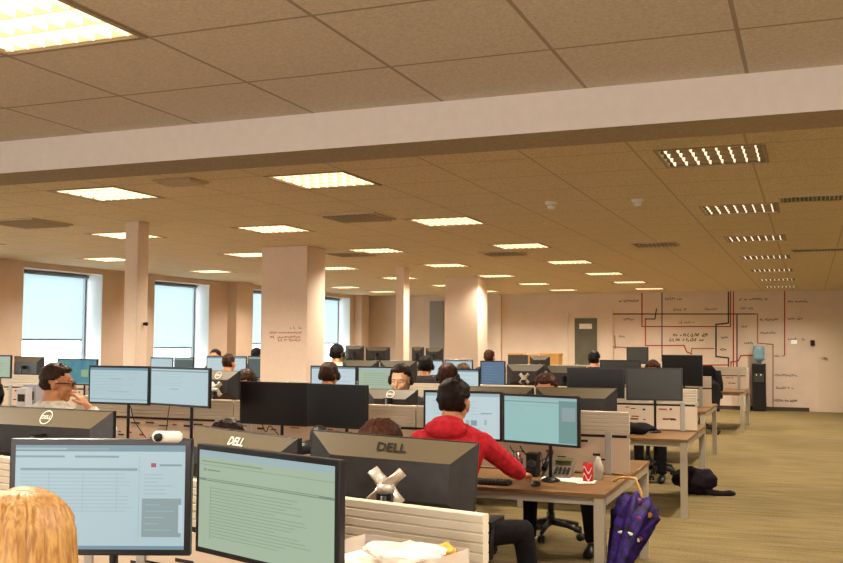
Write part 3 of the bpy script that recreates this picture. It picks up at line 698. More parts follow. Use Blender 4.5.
def person(label, x, y, rz, zt, hair='dark', skin='a', shirt=(60,60,66), shirtname='shirt', headset=False, head_yaw=0, head_pitch=0, lhand=None, rhand=None, lean=.06, vox=.013, glasses=False, hood=False, long_hair=False, group='office workers', chairlabel=None, feet=None, gap=0):
    t = thing('person', label, 'person', (x, y, 0), rz, group)
    iw = Matrix.Rotation(-rz, 3, 'Z')
    def loc(w): return iw @ (Vector(w)-Vector((x, y, 0)))
    hc = zt-.125; hy = lean+.05                     # head centre
    neck = Vector((0, lean+.01, zt-.27)); sh = zt-.315
    hip = Vector((0, -.06, .56))
    HB = MB(); Rh = Matrix.Rotation(head_yaw, 3, 'Z') @ Matrix.Rotation(head_pitch, 3, 'X') @ Matrix.Scale(1.1, 3); Hc = Vector((0, hy, hc))
    def hp(p): return Hc+Rh@Vector(p)
    b = MB()
    # head
    b.ell(hp((0,-.012,.025)), (.073,.092,.086), rot=Rh); b.ell(hp((0,.03,-.035)), (.056,.062,.07), rot=Rh); b.ell(hp((0,.062,-.088)), (.026,.024,.02), rot=Rh)
    b.caps(hp((0,.088,.012)), hp((0,.112,-.022)), .009, .014); b.ell(hp((0,.09,-.055)), (.024,.012,.007), rot=Rh); b.ell(hp((0,.09,-.066)), (.020,.012,.006), rot=Rh)
    b.ell(hp((0,.078,.028)), (.055,.016,.012), rot=Rh)
    for s in (-1, 1):
        b.ell(hp((s*.036,.06,-.03)), (.026,.028,.026), rot=Rh); b.ell(hp((s*.075,-.008,-.01)), (.012,.02,.033), rot=Rh)
    b.tube([neck-Vector((0,.02,.04)), neck+Vector((0,.0,.06)), hp((0,-.02,-.05))], [.075,.064,.062], 0, 14)
    # torso
    def tor(k):
        return [(hip, (.155+k,0,0), (0,.115+k,0)), (hip.lerp(neck,.22)+Vector((0,-.015,0)), (.150+k,0,0), (0,.112+k,0)), (hip.lerp(neck,.5)+Vector((0,-.02,0)), (.152+k,0,0), (0,.11+k,0)),
                (hip.lerp(neck,.74)+Vector((0,-.015,0)), (.188+k,0,0), (0,.122+k,0)), (Vector((0,lean-.01,sh-.03)), (.208+k,0,0), (0,.105+k,0)), (Vector((0,lean,sh+.03)), (.165+k,0,0), (0,.085+k,0)), (Vector((0,lean,sh+.07)), (.09+k*.6,0,0), (0,.065+k*.5,0))]
    b.loft(tor(0), 0, 18)
    arms = []
    for s, hd in ((-1, lhand), (1, rhand)):
        S0 = Vector((s*.198, lean-.005, sh-.02))
        h_ = loc(hd) if hd is not None else Vector((s*.17, .42, .78))
        E, W = ik(S0, h_, .29, .265, (s*.75, -.35, -.7)); arms.append((S0, E, W))
        b.caps(S0, E, .046, .036); b.caps(E, W, .036, .024)
        d = (W-E).normalized(); d2 = Vector((d.x, d.y, d.z*.3)).normalized() if d.z < .3 else d
        side = d2.cross(Vector((0,0,1))).normalized(); nrm = side.cross(d2).normalized()
        P = W+d2*.05
        b.loft([(W+d2*.0, side*.026, nrm*.016), (W+d2*.045, side*.040, nrm*.016), (W+d2*.085, side*.040, nrm*.013)], 0, 12)
        for f, (o_, l_) in enumerate(((-.030,.062),(-.010,.072),(.010,.068),(.029,.054))):
            q0 = W+d2*.082+side*o_; q1 = q0+d2*l_*.5-nrm*.006; q2 = q1+d2*l_*.42-nrm*(.018+.004*f); b.tube([q0, q1, q2], [.0095,.0088,.0075], 0, 8); b.ell(q2, (.0078,)*3, 0, 8, 6)
        ts = -s
        q0 = W+d2*.03+side*(.032*(-ts)) if False else W+d2*.03-side*(.034*s); q1 = q0+d2*.03-side*(.022*s)-nrm*.01; q2 = q1+d2*.03-side*(.006*s)-nrm*.01
        b.tube([q0,q1,q2], [.012,.011,.008], 0, 8); b.ell(q2, (.0085,)*3, 0, 8, 6)
    # legs
    legs = []
    for s in (-1, 1):
        a0 = Vector((s*.09,-.03,.54)); kn = Vector((s*.13,.40,.53)); an = Vector((s*.13,.36,.10))
        if feet: an = loc(feet[0 if s < 0 else 1])+Vector((0,0,.10)); kn = Vector((an.x*.8+a0.x*.2, max(.34, min(.44, an.y)), .52))
        legs.append((a0, kn, an)); b.caps(a0, kn, .07, .05); b.caps(kn, an, .05, .034)
    b.build('body', SK[skin], t, remesh=vox*.6 if vox < .01 else vox*.75, smooth_it=2)
    # eyes
    for s in (-1, 1):
        e = MB(); e.ell(hp((s*.031,.083,.008)), (.013,.008,.006), 0, 10, 6, Rh); e.ell(hp((s*.031,.0895,.008)), (.005,.003,.005), 1, 8, 6, Rh); e.build('eye', [WHITEP, BLACK], t)
    # hair
    hm = MB(); nu, nv = 40, 24; vs = []; cen = Vector((0,-.012,.025))
    for j in range(nv+1):
        ph = pi*j/nv
        for i in range(nu):
            th = 2*pi*i/nu; d = Vector((sin(ph)*cos(th), sin(ph)*sin(th), cos(ph)))
            e = Vector((d.x*.073, d.y*.092, d.z*.086))
            fy = d.y; hairline = -.75 if fy < -.1 else (-.25+(.95*(fy+.1)) if fy < .55 else .55)
            if abs(d.x) > .9 and fy > -.35 and d.z < .05: inh = d.z > -.1 and fy < .15
            else: inh = d.z > hairline
            q = cen+e; nn = noise.noise((q+Vector((x,y,0)))*38)*(.003 if long_hair else .008)+(0 if long_hair else noise.noise(q*110)*.006)
            grow = (.014 if hair != 'black' else .02)+nn+(.006 if d.z > .4 else 0)
            vs.append(hp(q+d*grow) if inh else hp(cen+e*.86))
    fs = [(j*nu+i, (j+1)*nu+i, (j+1)*nu+(i+1) % nu, j*nu+(i+1) % nu) for j in range(nv) for i in range(nu)]
    hm.add(vs, fs, 0, True)
    if long_hair:
        secs = []
        for z, rx, ry, cy in ((.125,.02,.02,-.01),(.118,.05,.055,-.01),(.098,.074,.083,-.01),(.06,.091,.10,-.01),(.0,.101,.104,-.012),(-.08,.108,.098,-.02),(-.16,.114,.088,-.03),(-.24,.112,.075,-.045),(-.32,.09,.05,-.06)):
            secs.append((hp((0,cy-.02,z)), Rh@Vector((rx,0,0)), Rh@Vector((0,ry,0))))
        nn_ = 150; prev = None; full = []
        for k in range(len(secs)-1):
            for q in range(4):
                u = q/4; full.append((secs[k][0].lerp(secs[k+1][0],u), secs[k][1].lerp(secs[k+1][1],u), secs[k][2].lerp(secs[k+1][2],u)))
        full.append(secs[-1]); ring = []; base_ = len(full)
        for k, (c_, A_, B_) in enumerate(full):
            for i in range(nn_):
                a = 2*pi*i/nn_; g = noise.noise(Vector((cos(a)*9, sin(a)*9, k*.06)))*.08+noise.noise(Vector((cos(a)*26, sin(a)*26, k*.05+5)))*.10
                g -= .10*exp(-((a-1.9)/.06)**2)*max(0, 1-k/14)
                ring.append(c_+A_*cos(a)*(1+g)+B_*sin(a)*(1+g))
        hm.add(ring, [(k*nn_+i, k*nn_+(i+1) % nn_, (k+1)*nn_+(i+1) % nn_, (k+1)*nn_+i) for k in range(base_-1) for i in range(nn_)]+[tuple(range(nn_))], 0, True)
    hm.build('hair', HR[hair], t)
    # clothes
    SM = cloth(shirtname, shirt); c = MB(); c.loft(tor(.02)[:6]+[(Vector((0,lean,sh+.075)), (.085,0,0), (0,.075,0))], 0, 20)
    for S0, E, W in arms:
        Wc = E.lerp(W, .86); c.caps(S0-Vector((s_sg(S0)*.012,0,.012)), E, .066, .056); c.tube([E, E.lerp(Wc,.5), Wc], [.058,.054,.043], 0, 14); c.ell(E, (.058,)*3, 0, 12, 8)
    if hood: c.ell((0,lean-.10,sh+.05), (.13,.07,.06)); c.ell((0,lean-.07,sh+.085), (.10,.055,.04))
    c.build(shirtname, SM, t, remesh=vox*.8, smooth_it=3)
    tr = MB(); TM = cloth('dark_trousers', (30,28,32)); tr.loft([(hip+Vector((0,0,-.09)), (.15,0,0), (0,.12,0)), (hip+Vector((0,0,-.03)), (.178,0,0), (0,.14,0)), (hip+Vector((0,0,.06)), (.172,0,0), (0,.13,0))], 0, 18)
    for a0, kn, an in legs:
        tr.caps(a0, kn, .088, .066); tr.tube([kn, kn.lerp(an,.5), an+Vector((0,0,-.01))], [.066,.058,.052], 0, 14)
    tr.build('trousers', TM, t, remesh=.016, smooth_it=2)
    for a0, kn, an in legs:
        s_ = MB(); s_.loft([((an.x,an.y-.05,.045),(.035,0,0),(0,0,.04)), ((an.x,an.y+.02,.05),(.042,0,0),(0,0,.047)), ((an.x,an.y+.1,.035),(.046,0,0),(0,0,.033)), ((an.x,an.y+.17,.024),(.036,0,0),(0,0,.022))], 0, 12); s_.build('shoe', CHAIRP, t)
    if headset:
        q = MB(); pts = [hp((.094*cos(a),-.01,.012+.115*sin(a))) for a in [pi*k/12 for k in range(13)]]; q.tube(pts, .007)
        q.build('headset', BLACK, t)
        hs = t.children[-1]
        for s in (-1, 1): MB().ell(hp((s*.094,-.005,-.005)), (.018,.036,.04), 0, 14, 10, Rh).build('ear_cup', BLACK, hs)
        MB().tube([hp((-.094,.01,-.02)), hp((-.08,.08,-.07)), hp((-.04,.115,-.075))], .004).build('microphone', BLACK, hs)
    if glasses:
        g = MB()
        for s in (-1, 1):
            g.tube([hp((s*.033+.023*cos(a), .1, .005+.016*sin(a))) for a in [2*pi*k/12 for k in range(13)]], .0032, 0, 6); g.tube([hp((s*.056,.1,.01)), hp((s*.08,.06,.01)), hp((s*.082,-.01,.006))], .0035, 0, 6)
        g.tube([hp((-.01,.102,.008)), hp((.01,.102,.008))], .003, 0, 6); g.build('glasses', BLACK, t)
    if chairlabel is not False:
        f = Matrix.Rotation(rz, 3, 'Z') @ Vector((0, -.03, 0))
        chair(x+f.x, y+f.y, rz, chairlabel or 'office chair of the '+label.split(' person')[0].split(' with')[0][:40]+' sitter')
    return t
def head_at(px, py, Y): p = ay(px, py, Y); return p.x, p.y, p.z
# red
hx, hy_, hz = head_at(450.5, 383, 5.3)
person('person in a red hoodie with short dark hair seen from behind, hand on a mouse', hx, 5.24, 0, hz+.01, 'dark', 'a', (200,44,56), 'red_hoodie', feet=((-2.12,5.62,0),(-1.50,5.56,0)), rhand=(-1.62,5.89,.765), lhand=(-2.12,5.72,.80), lean=.08, vox=.009, hood=True, head_pitch=-.1, chairlabel='black office chair of the person in the red hoodie')
hx, hy_, hz = head_at(64, 366, 5.3); hh = ay(91, 396, 5.55)
person('person in glasses and a pale shirt facing right with a hand raised to the chin', hx-.17, 5.24, R_(-8), hz, 'brown', 'b', (206,200,190), 'pale_shirt', glasses=True, head_yaw=R_(-50), head_pitch=R_(-6), rhand=(hh.x, hh.y-.03, hh.z-.07), lean=.12, vox=.009, chairlabel='black office chair of the glasses wearer')
hx, hy_, hz = head_at(403, 365.5, 8.1)
person('dark-haired headset wearer facing the camera above a monitor back', hx, 8.16, pi, hz, 'dark', 'c', (52,50,56), 'dark_jumper', headset=True, head_pitch=R_(-12), vox=.011, chairlabel='black office chair of the headset wearer facing us')
hx, hy_, hz = head_at(389, 422.5, 4.0)
person('person hidden behind the large silver-bracketed monitor, only reddish-brown hair showing', hx, 4.06, R_(167), hz, 'red', 'a', (70,60,60), 'grey_brown_top', head_pitch=R_(-18), vox=.011, chairlabel='black office chair behind the silver-bracketed monitor')
hx, hy_, hz = head_at(236, 423, 4.4)
person('person hidden behind the front monitors, only dark hair showing below the left black screen', hx, 4.46, R_(167), hz, 'dark', 'a', (50,44,50), 'dark_top', head_pitch=R_(-20), chairlabel='black office chair behind the silver-logo monitor')
bp = ay(14, 500, 1.5)
person('person with long blonde hair seen from behind at the bottom left', bp.x, 1.44, R_(4), bp.z, 'blonde', 'c', (90,84,90), 'grey_top', long_hair=True, lean=.05, vox=.011, head_yaw=R_(8), head_pitch=R_(-8), chairlabel='black office chair of the blonde person')
hx, hy_, hz = head_at(327, 363.5, 9.0)
person('person with dark brown hair and headset seen from behind beside the wide column', hx, 8.95, 0, hz, 'brown', 'b', (60,56,58), 'charcoal_top', headset=True, chairlabel='black office chair nearest the wide column')
hx, hy_, hz = head_at(446, 364.5, 9.0)
person('person with reddish-brown hair, headset and grey top seen from behind', hx, 8.95, 0, hz, 'red', 'a', (128,122,132), 'grey_jumper', headset=True, chairlabel='black office chair of the reddish-haired headset wearer')
hx, hy_, hz = head_at(337, 345.5, 12.6)
person('person in a white shirt and black headset from behind, beyond the wide column', hx, 12.5, 0, hz, 'black', 'a', (200,188,176), 'white_shirt', headset=True, chairlabel='black office chair of the white-shirted headset wearer')
hx, hy_, hz = head_at(424.5, 357.5, 12.4)
person('person with black hair and headset seen from behind before a distant lit screen', hx, 12.35, 0, hz, 'black', 'b', (40,38,40), 'black_top', headset=True, chairlabel='black office chair before the distant lit screen')
hx, hy_, hz = head_at(227, 355, 12.45)
person('person in an orange shirt with short dark brown hair seen from behind', hx, 12.4, 0, hz, 'brown', 'a', (196,124,46), 'orange_shirt', chairlabel='black office chair of the orange-shirted person')
hx, hy_, hz = head_at(215.5, 350, 15.4)
person('distant dark-haired person facing the camera left of the orange shirt', hx, 15.5, pi, hz, 'dark', 'a', (120,100,80), 'brown_top', chairlabel='distant black office chair left of the orange shirt')
hx, hy_, hz = head_at(249.5, 369, 8.15)
person('brown-haired person facing the camera, face hidden by the black monitors', hx, 8.2, pi, hz-.02, 'brown', 'a', (84,74,60), 'olive_top', head_pitch=R_(-26), chairlabel='black office chair behind the black monitor pair')
hx, hy_, hz = head_at(558, 374.5, 8.15)
person('reddish-haired person opposite the person in red, hidden by a monitor, legs under the desk', hx-.05, 8.05, pi, hz, 'red', 'b', (56,48,48), 'dark_jumper', head_pitch=R_(-18), feet=((-1.56,7.50,0),(-2.06,7.54,0)), vox=.012, chairlabel='black office chair opposite the person in red, star base showing under the desk')
hx, hy_, hz = head_at(650, 361.5, 12.0)
person('person at the third bench facing the camera, hair just above the large grey monitor', hx+.05, 12.0, pi, hz, 'red', 'b', (48,44,46), 'black_jumper', head_pitch=R_(-14), chairlabel='black office chair behind the large grey monitor')
hx, hy_, hz = head_at(3, 380, 5.0)
person('person with dark curly hair cut by the left edge of the frame', hx, 4.95, R_(180), hz, 'black', 'a', (60,52,52), 'dark_cardigan', chairlabel='black office chair at the left edge')
hx, hy_, hz = head_at(254, 349, 15.6)
person('distant dark-haired person between the third window and the wide column', hx, 15.6, 0, hz, 'black', 'a', (60,60,70), 'navy_top', chairlabel='distant black office chair by the third window')
hx, hy_, hz = head_at(492, 350.5, 16.2)
person('distant brown-haired person right of the farther wide column', hx, 15.95, 0, hz, 'red', 'a', (60,60,70), 'navy_jumper', chairlabel='distant black office chair right of the farther wide column')
hx, hy_, hz = head_at(596, 352, 16.2)
person('distant dark-haired person in front of the grey-green door', hx, 15.95, 0, hz, 'black', 'a', (44,40,44), 'black_shirt', chairlabel='distant black office chair before the grey-green door')
hx, hy_, hz = head_at(466, 364.5, 12.0)
person('person with light brown hair facing the camera, low between two distant screens', hx, 12.0, pi, hz, 'tan', 'c', (170,150,130), 'beige_top', head_pitch=R_(-25), chairlabel='black office chair of the light-brown-haired person')
# empty chairs
p = az(722, 437, 0); chair(-1.75, 18.0, R_(20), 'empty black office chair at the rear bench by the aisle')
chair(-1.9, 12.55, R_(-10), 'empty black office chair at the near side of the fourth bench')
JX, JY, _ = az(716, 432, 0); JX -= .27; chair(JX, JY, R_(165), 'black office chair by the rear aisle with a dark jacket on its back')
# jacket on that chair
jm = MB(); bx, by = -1.50, 15.85
secs = []
for k in range(9):
    u = k/8; z = 1.18-.72*u; secs.append(((-1.50+.02*sin(k*1.9), 15.93+.02*sin(k), z), ((.14+.10*min(1,u*3)+.02*sin(k*2.3)),.03*sin(k),0), (0,.09+.02*sin(k*1.3),0)))
jm.loft(secs, 0, 18); jm.tube([(-1.74,15.93,1.08),(-1.80,15.92,.85),(-1.78,15.88,.6)], [.06,.055,.045], 0, 10); jm.tube([(-1.27,15.93,1.08),(-1.22,15.9,.85),(-1.22,15.86,.6)], [.06,.055,.045], 0, 10)
jm.box((-1.4,15.84,.62), (.14,.02,.16), 1)
jo = jm.build('jacket', [cloth('jacket_black', (26,22,26)), cloth('jacket_red', (120,40,50))]); jo.location = (JX+1.55, JY-15.6, 0)
tag(jo, 'black jacket with a dark red patch hung over a chair near the rear aisle', 'jacket')
# ------------------------------------------------------------------ small things
def at0(px, py, z): p = az(px, py, z); return p.x, p.y
# webcam on front-left monitor
p = ay(165, 438, 2.11); t = thing('webcam', 'white rounded webcam on top of the front left monitor', 'webcam', (p.x, 2.12, p.z-.008), .3)
MB().loft([((-.038,0,.01),(0,.008,0),(0,0,.008)),((-.03,0,.01),(0,.016,0),(0,0,.015)),((.03,0,.01),(0,.016,0),(0,0,.015)),((.038,0,.01),(0,.008,0),(0,0,.008))], 0, 14).build('shell', WHITEP, t)
MB().tube([(-.018,-.012,.01),(-.018,-.02,.01)], .011, 0, 14).build('lens', BLACK, t)
MB().box((0,.012,-.012), (.03,.012,.03)).build('clip', WHITEP, t)
# knobbly clamp / arm head between the dell monitors
p = ay(306, 440, 3.12); t = thing('display_mount', 'black jointed mounting arm with a rounded head between the two front monitor backs', 'monitor arm', (p.x, 3.22, .72))
MB().lathe([(0,0),(.07,0),(.07,.015),(.02,.02),(.02,.56),(0,.56)]).build('pole', CHAIRP, t)
MB().ell((0,0,.55), (.036,.03,.04)).tube([(0,0,.52),(-.07,-.02,.50),(-.13,-.03,.46)], [.03,.022,.018]).tube([(0,0,.52),(.07,-.02,.50),(.13,-.03,.46)], [.03,.022,.018]).build('arm', BLACK, t)
# letter tray tower with papers and plastic bag
tp = Vector((-1.02, 2.36, .69+.03)); TR = thing('letter_tray', 'clear plastic letter tray tower against the front divider, papers inside', 'letter tray', tp, B0R)
CLR = mat('clear_plastic', (225,215,205), .15, alpha=.45); 
for k in range(5):
    z = .015+k*.073; m = MB(); m.b2(-.17,.17,-.12,.12, z, z+.004).b2(-.17,-.166,-.12,.12, z, z+.055).b2(.166,.17,-.12,.12, z, z+.055).b2(-.17,.17,.116,.12, z, z+.055)
    m.build('tray', CLR, TR)
MB().b2(-.165,-.155,-.11,.11,0,.32).b2(.155,.165,-.11,.11,0,.32).build('side_frame', CLR, TR)
random.seed(4); zz = .72+.312
for k in range(5):
    m = MB(); m.box((0,0,.002), (.27,.20,.004))
    o = m.build('paper_sheet', PAPER); o.location = (tp.x+random.uniform(-.012,.012), tp.y+random.uniform(-.01,.01), zz+.0042*k); o.rotation_euler = (0,0,B0R+random.uniform(-.15,.15)); tag(o, 'white paper sheet lying in the letter tray by the front divider', 'paper', 'loose sheets in the letter tray')
def crumple(name, c, r, m, label, cat, seed, nu=36, nv=22, amp=.35, group=None):
    mb = MB(); mb.ell((0,0,0), r, 0, nu, nv); sd = Vector((seed*3.1, seed, 0))
    mb.v = [tuple(Vector(v)*(1+amp*noise.noise(Vector(v)*(2.2/max(r))+sd)+amp*.5*abs(noise.noise(Vector(v)*(6/max(r))+sd)))) for v in mb.v]
    mb.v = [(v[0], v[1], max(v[2], -r[2])) for v in mb.v]; mb.sm = [False]*len(mb.sm) if 'bag' in name and 'plastic' in name else mb.sm
    o = mb.build(name, m); o.location = (c[0], c[1], c[2]+r[2]); tag(o, label, cat, group); return o
crumple('plastic_bag', (tp.x+.05, tp.y-.0, zz+.022), (.10,.07,.022), mat('film', (240,228,214), .18, alpha=.75, bump=.6, bscale=25), 'crumpled clear plastic bag on the letter tray by the front divider', 'plastic bag', 2, amp=.5)
crumple('candy_wrapper', (tp.x+.14, tp.y+.03, zz+.022), (.03,.022,.022), mat('wrapper_gold', (226,176,84), .3, metal=.3, bump=.4, bscale=60), 'crumpled golden wrapper at the right end of the letter tray', 'wrapper', 5, amp=.5)
# coke can
cx, cy = at0(588, 482, .72); t = thing('drink_can', 'red and white cola can on the desk of the person in red', 'can', (cx, cy, .72))
CR_ = mat('can_red', (196,30,34), .3, metal=.3); MB().lathe([(0,0),(.024,0),(.033,.008),(.033,.112),(.026,.122),(0,.122)], 0, 24).build('body', CR_, t)
wv = MB()
for k in range(14):
    a0 = -2.6+k*.14; a1 = a0+.14
    def P(a, z): return (.0336*cos(a), .0336*sin(a), z)
    z0 = .03+.02*sin(k*.5); z1 = .03+.02*sin((k+1)*.5); wv.quad(P(a0,z0), P(a1,z1), P(a1,z1+.012), P(a0,z0+.012)); wv.quad(P(a0,z0+.045), P(a1,z1+.045), P(a1,z1+.058), P(a0,z0+.055))
wv.build('white_script', WHITEP, t); MB().lathe([(.0,.122),(.025,.122),(.024,.117),(0,.117)], 0, 20).ell((0,.006,.124), (.006,.009,.002)).build('lid', SILVER, t)
# papers on red desk
for k, (px, py, rz_) in enumerate(((565,479,.1),(572,481,-.15),(585,483.5,.5))):
    X, Y = at0(px, py, .72); o = MB().box((0,0,.001), (.297,.15 if k < 2 else .1,.002) if k < 2 else (.12,.09,.002)).build('paper_sheet', PAPER); o.location = (X, Y, .72+.0025*k); o.rotation_euler = (0,0,rz_)
    tag(o, ['white paper sheet beside the mouse hand, lower one','white paper sheet beside the mouse hand, upper one','small white note under the cola can'][k], 'paper')
# desk phone
X, Y = at0(578, 466, .72); Y = min(Y, 6.6); t = thing('desk_phone', 'grey desk phone with a display left of the divider post', 'phone', (X, 6.47, .72), R_(-8)); PHG = mat('phone_grey', (120,108,92), .5)
Rx = Matrix.Rotation(.75, 3, 'X'); MB().box((0,.0,.055), (.20,.17,.025), 0, Rx).box((0,.05,.035),(.16,.05,.07)).build('base', PHG, t)
MB().box((.03,.012,.095), (.11,.005,.035), 0, Rx).box((.03,.025,.10), (.11,.06,.004), 0, Rx).build('display', mat('phone_lcd', (92,92,60), .3), t)
kp = MB()
for i in range(4):
    for j in range(3): kp.box(Vector((.0+.028*i,-.045,.022))+Rx@Vector((0, .02*j, .016)), (.018,.013,.006), 0, Rx)
kp.build('keypad', CHAIRP, t); MB().tube([(-.08,-.06,.05),(-.08,.0,.10),(-.08,.055,.145)], [.022,.014,.022], 0, 10).build('handset', CHAIRP, t)
# speakers / dark pen box
X, Y = at0(565, 470, .72); t = thing('desk_speaker', 'small black speaker between the teal page screen and the desk phone', 'speaker', (X-.12, 6.4, .72)); MB().box((0,0,.08), (.08,.09,.16)).build('cabinet', BLACK, t, bevel=.01); MB().lathe([(0,0),(.028,0),(.022,.004),(0,.001)],0,16).build('driver', OFFG, t)
t.children[1].rotation_euler = (pi/2,0,0); t.children[1].location = (0,-.046,.09)
# clear cup
X, Y = at0(600, 480, .72); o = MB().lathe([(0,0),(.028,0),(.034,.09),(.022,.11),(.013,.15),(.012,.15),(.02,.11),(.031,.09),(.026,.004),(0,.004)], 0, 20).build('water_bottle', mat('bottle_clear', (214,208,196), .1, alpha=.5)); o.location = (X-.01, Y, .72); tag(o, 'clear water bottle right of the red cola can', 'bottle')
# mouse, keyboard on red desk
t = thing('computer_mouse', 'black mouse under the hand of the person in red', 'mouse', (-1.60, 6.0, .72)); MB().ell((0,0,.01), (.03,.055,.022)).build('body', CHAIRP, t); MB().ell((0,.03,.03), (.004,.01,.006)).build('wheel', SILVER, t)
def keyboard(x, y, z, rz, label):
    t = thing('keyboard', label, 'keyboard', (x, y, z), rz, 'keyboards'); MB().box((0,0,.009), (.44,.14,.018)).build('tray', CHAIRP, t, bevel=.004)
    k = MB()
    for r in range(5):
        for c_ in range(18): k.box((-.2+.0235*c_, -.052+.026*r, .0215), (.018,.019,.007))
    k.build('keys', BLACK, t)
keyboard(-1.98, 5.97, .72, .05, 'black keyboard before the person in red')
keyboard(-4.35, 5.98, .72, -.05, 'black keyboard before the glasses wearer')
keyboard(-1.7, 1.96, .72, B0R, 'black keyboard before the blonde person')
# cables
def cable(pts, label, r=.004):
    P = []
    pts = [Vector(p) for p in pts]
    for i in range(len(pts)-1):
        p0 = pts[max(0,i-1)]; p1 = pts[i]; p2 = pts[i+1]; p3 = pts[min(len(pts)-1,i+2)]
        for k in range(6):
            u = k/6; P.append(.5*((2*p1)+(p2-p0)*u+(2*p0-5*p1+4*p2-p3)*u*u+(3*p1-p0-3*p2+p3)*u**3))
    P.append(pts[-1]); o = MB().tube(P, r, 0, 6).build('cable', CHAIRP); tag(o, label, 'cable', 'desk cables')
def cw(*l): return [ay(a, b, Y) for a, b, Y in l]
cable(cw((510,446,6.3),(514,452,6.35),(522,451,6.4),(530,458,6.45),(540,452,6.45),(543,466,6.4)), 'black cable looping under the teal page screen')
cable(cw((520,446,6.3),(527,456,6.4),(535,462,6.4),(545,459,6.45),(552,450,6.4)), 'second black cable under the teal page screen, nearer the phone')
cable(cw((498,444,6.3),(505,456,6.35),(516,466,6.3),(533,470,6.2)), 'black cable running from under the half-hidden screen to the mouse')
cable(cw((120,402,6.3),(130,406,6.45),(134,420,6.5),(146,438,6.5)), 'black cable falling from the screen beside the glasses wearer')
cable(cw((170,404,6.3),(168,416,6.45),(166,432,6.5),(160,446,6.45)), 'black cable under the right screen of the pair beside the glasses wearer')
cable(cw((262,424,6.35),(266,432,6.45),(270,426,6.45),(280,436,6.45),(290,440,6.4)), 'black cable under the left black screen')
cable(cw((325,427,6.3),(331,436,6.45),(340,432,6.45),(346,440,6.4)), 'black cable under the right black screen')
# umbrella hanging at the desk end
t = thing('umbrella', 'folded purple patterned umbrella with a tan hook handle hanging on the desk end', 'umbrella', (-1.075, 6.28, .72))
UP = Vector((.08,-.08,-.10)); TIP = Vector((-.01,-.74,-.58)); axd = (TIP-UP).normalized(); sA = axd.cross(Vector((1,0,0))).normalized(); sB = axd.cross(sA)
um = MB(); n = 32; vs = []; fs = []; prof = [(.0,.02),(.02,.10),(.10,.125),(.25,.10),(.45,.066),(.62,.036),(.72,.014)]
for l, r in prof:
    for i in range(n):
        a = 2*pi*i/n+l*1.2; rr = r*(1+.28*cos(8*a)); vs.append(UP+axd*l+sA*rr*cos(a)+sB*rr*sin(a))
for k in range(len(prof)-1):
    for i in range(n): j = (i+1) % n; fs.append((k*n+i,k*n+j,(k+1)*n+j,(k+1)*n+i))
fs.append(tuple(range(n))); um.add(vs, fs, 0, True)
PU = mat('umbrella_purple', (50,22,112), .6, var=.6, vscale=(26,26,26), rgb2=(18,10,34), spec=.2); CAN = um.build('canopy', PU, t)
FY = mat('flower_yellow', (196,130,40), .5); FP = mat('flower_pink', (120,40,110), .5)
for k, (l, a, c_) in enumerate(((.12,-1.2,0),(.2,-.6,1),(.08,-.3,1),(.3,-1.4,1),(.16,-2.0,0),(.25,.0,0))):
    pt = UP+axd*l+(sA*cos(a)+sB*sin(a))*(.112-.12*l)
    MB().ell(pt, (.02,.02,.02), 0, 8, 6).build('printed_flower', (FY, FP)[c_], CAN)
MB().tube([UP+axd*.72, UP+axd*.78], .006).build('tip', SILVER, t)
hk = [UP, UP-axd*.06+Vector((0,0,.02)), Vector((.055,.0,.015)), Vector((.045,.01,.035)), Vector((.0,.02,.042)), Vector((-.06,.03,.034)), Vector((-.10,.03,.012))]
MB().tube(hk, .009, 0, 10).build('hook_handle', mat('handle_tan', (196,146,84), .4), t)
MB().tube([UP+axd*.32+(sA*cos(a)+sB*sin(a))*.075 for a in [2*pi*k/16 for k in range(17)]], .01, 0, 6).build('strap', WHITEP, t)
# bags
BAGM = cloth('bag_dark', (34,26,34)); BAG2 = cloth('bag_black', (28,24,26))
X, Y = at0(697, 495, 0); o = crumple('backpack', (X-.03, Y+.1, 0), (.22,.17,.13), BAGM, 'dark backpack slumped on the carpet under the third bench end', 'bag', 3)
st = MB(); st.tube([(.1,-.06,-.07),(.2,-.08,-.10),(.29,-.06,-.105),(.36,-.03,-.10),(.40,.03,-.11)], [.05,.035,.03,.035,.02], 0, 10, .7); st.build('strap', BAGM, o)
X, Y = at0(655, 428, .72); o = crumple('bag', (-1.62, 9.72, .72), (.22,.10,.055), BAG2, 'dark soft bag lying on the third bench below the large grey monitor', 'bag', 8)
# water cooler
X, Y = at0(760, 410.5, 0); t = thing('water_cooler', 'black water cooler with a blue bottle against the far wall', 'water cooler', (X+.0, D-.27, 0))
MB().box((0,0,.56), (.3,.32,1.1)).build('body', BLACK, t, bevel=.02); MB().box((0,-.17,.78), (.22,.03,.2)).build('alcove', OFFG, t)
for s in (-1,1): MB().tube([(s*.05,-.18,.86),(s*.05,-.21,.86),(s*.05,-.21,.83)], .012).build('tap', WHITEP, t)
BLUEB = mat('bottle_blue_glow', (120,160,172), .12, emit=.05); MB().lathe([(.0,1.12),(.04,1.12),(.05,1.16),(.13,1.2),(.135,1.26),(.125,1.3),(.135,1.34),(.135,1.46),(.12,1.52),(0,1.52)], 0, 24).build('bottle', BLUEB, t)  # bottle colour carries a faint added glow
o = MB().box((0,0,.5), (.17,.3,1.0)).box((0,-.152,.5), (.13,.006,.9)).build('waste_bin', mat('bin_cream', (206,196,176), .5), bevel=.006); o.location = (X-.3, D-.26, 0); tag(o, 'narrow tall pale cup bin left of the water cooler', 'bin')
mb = MB()
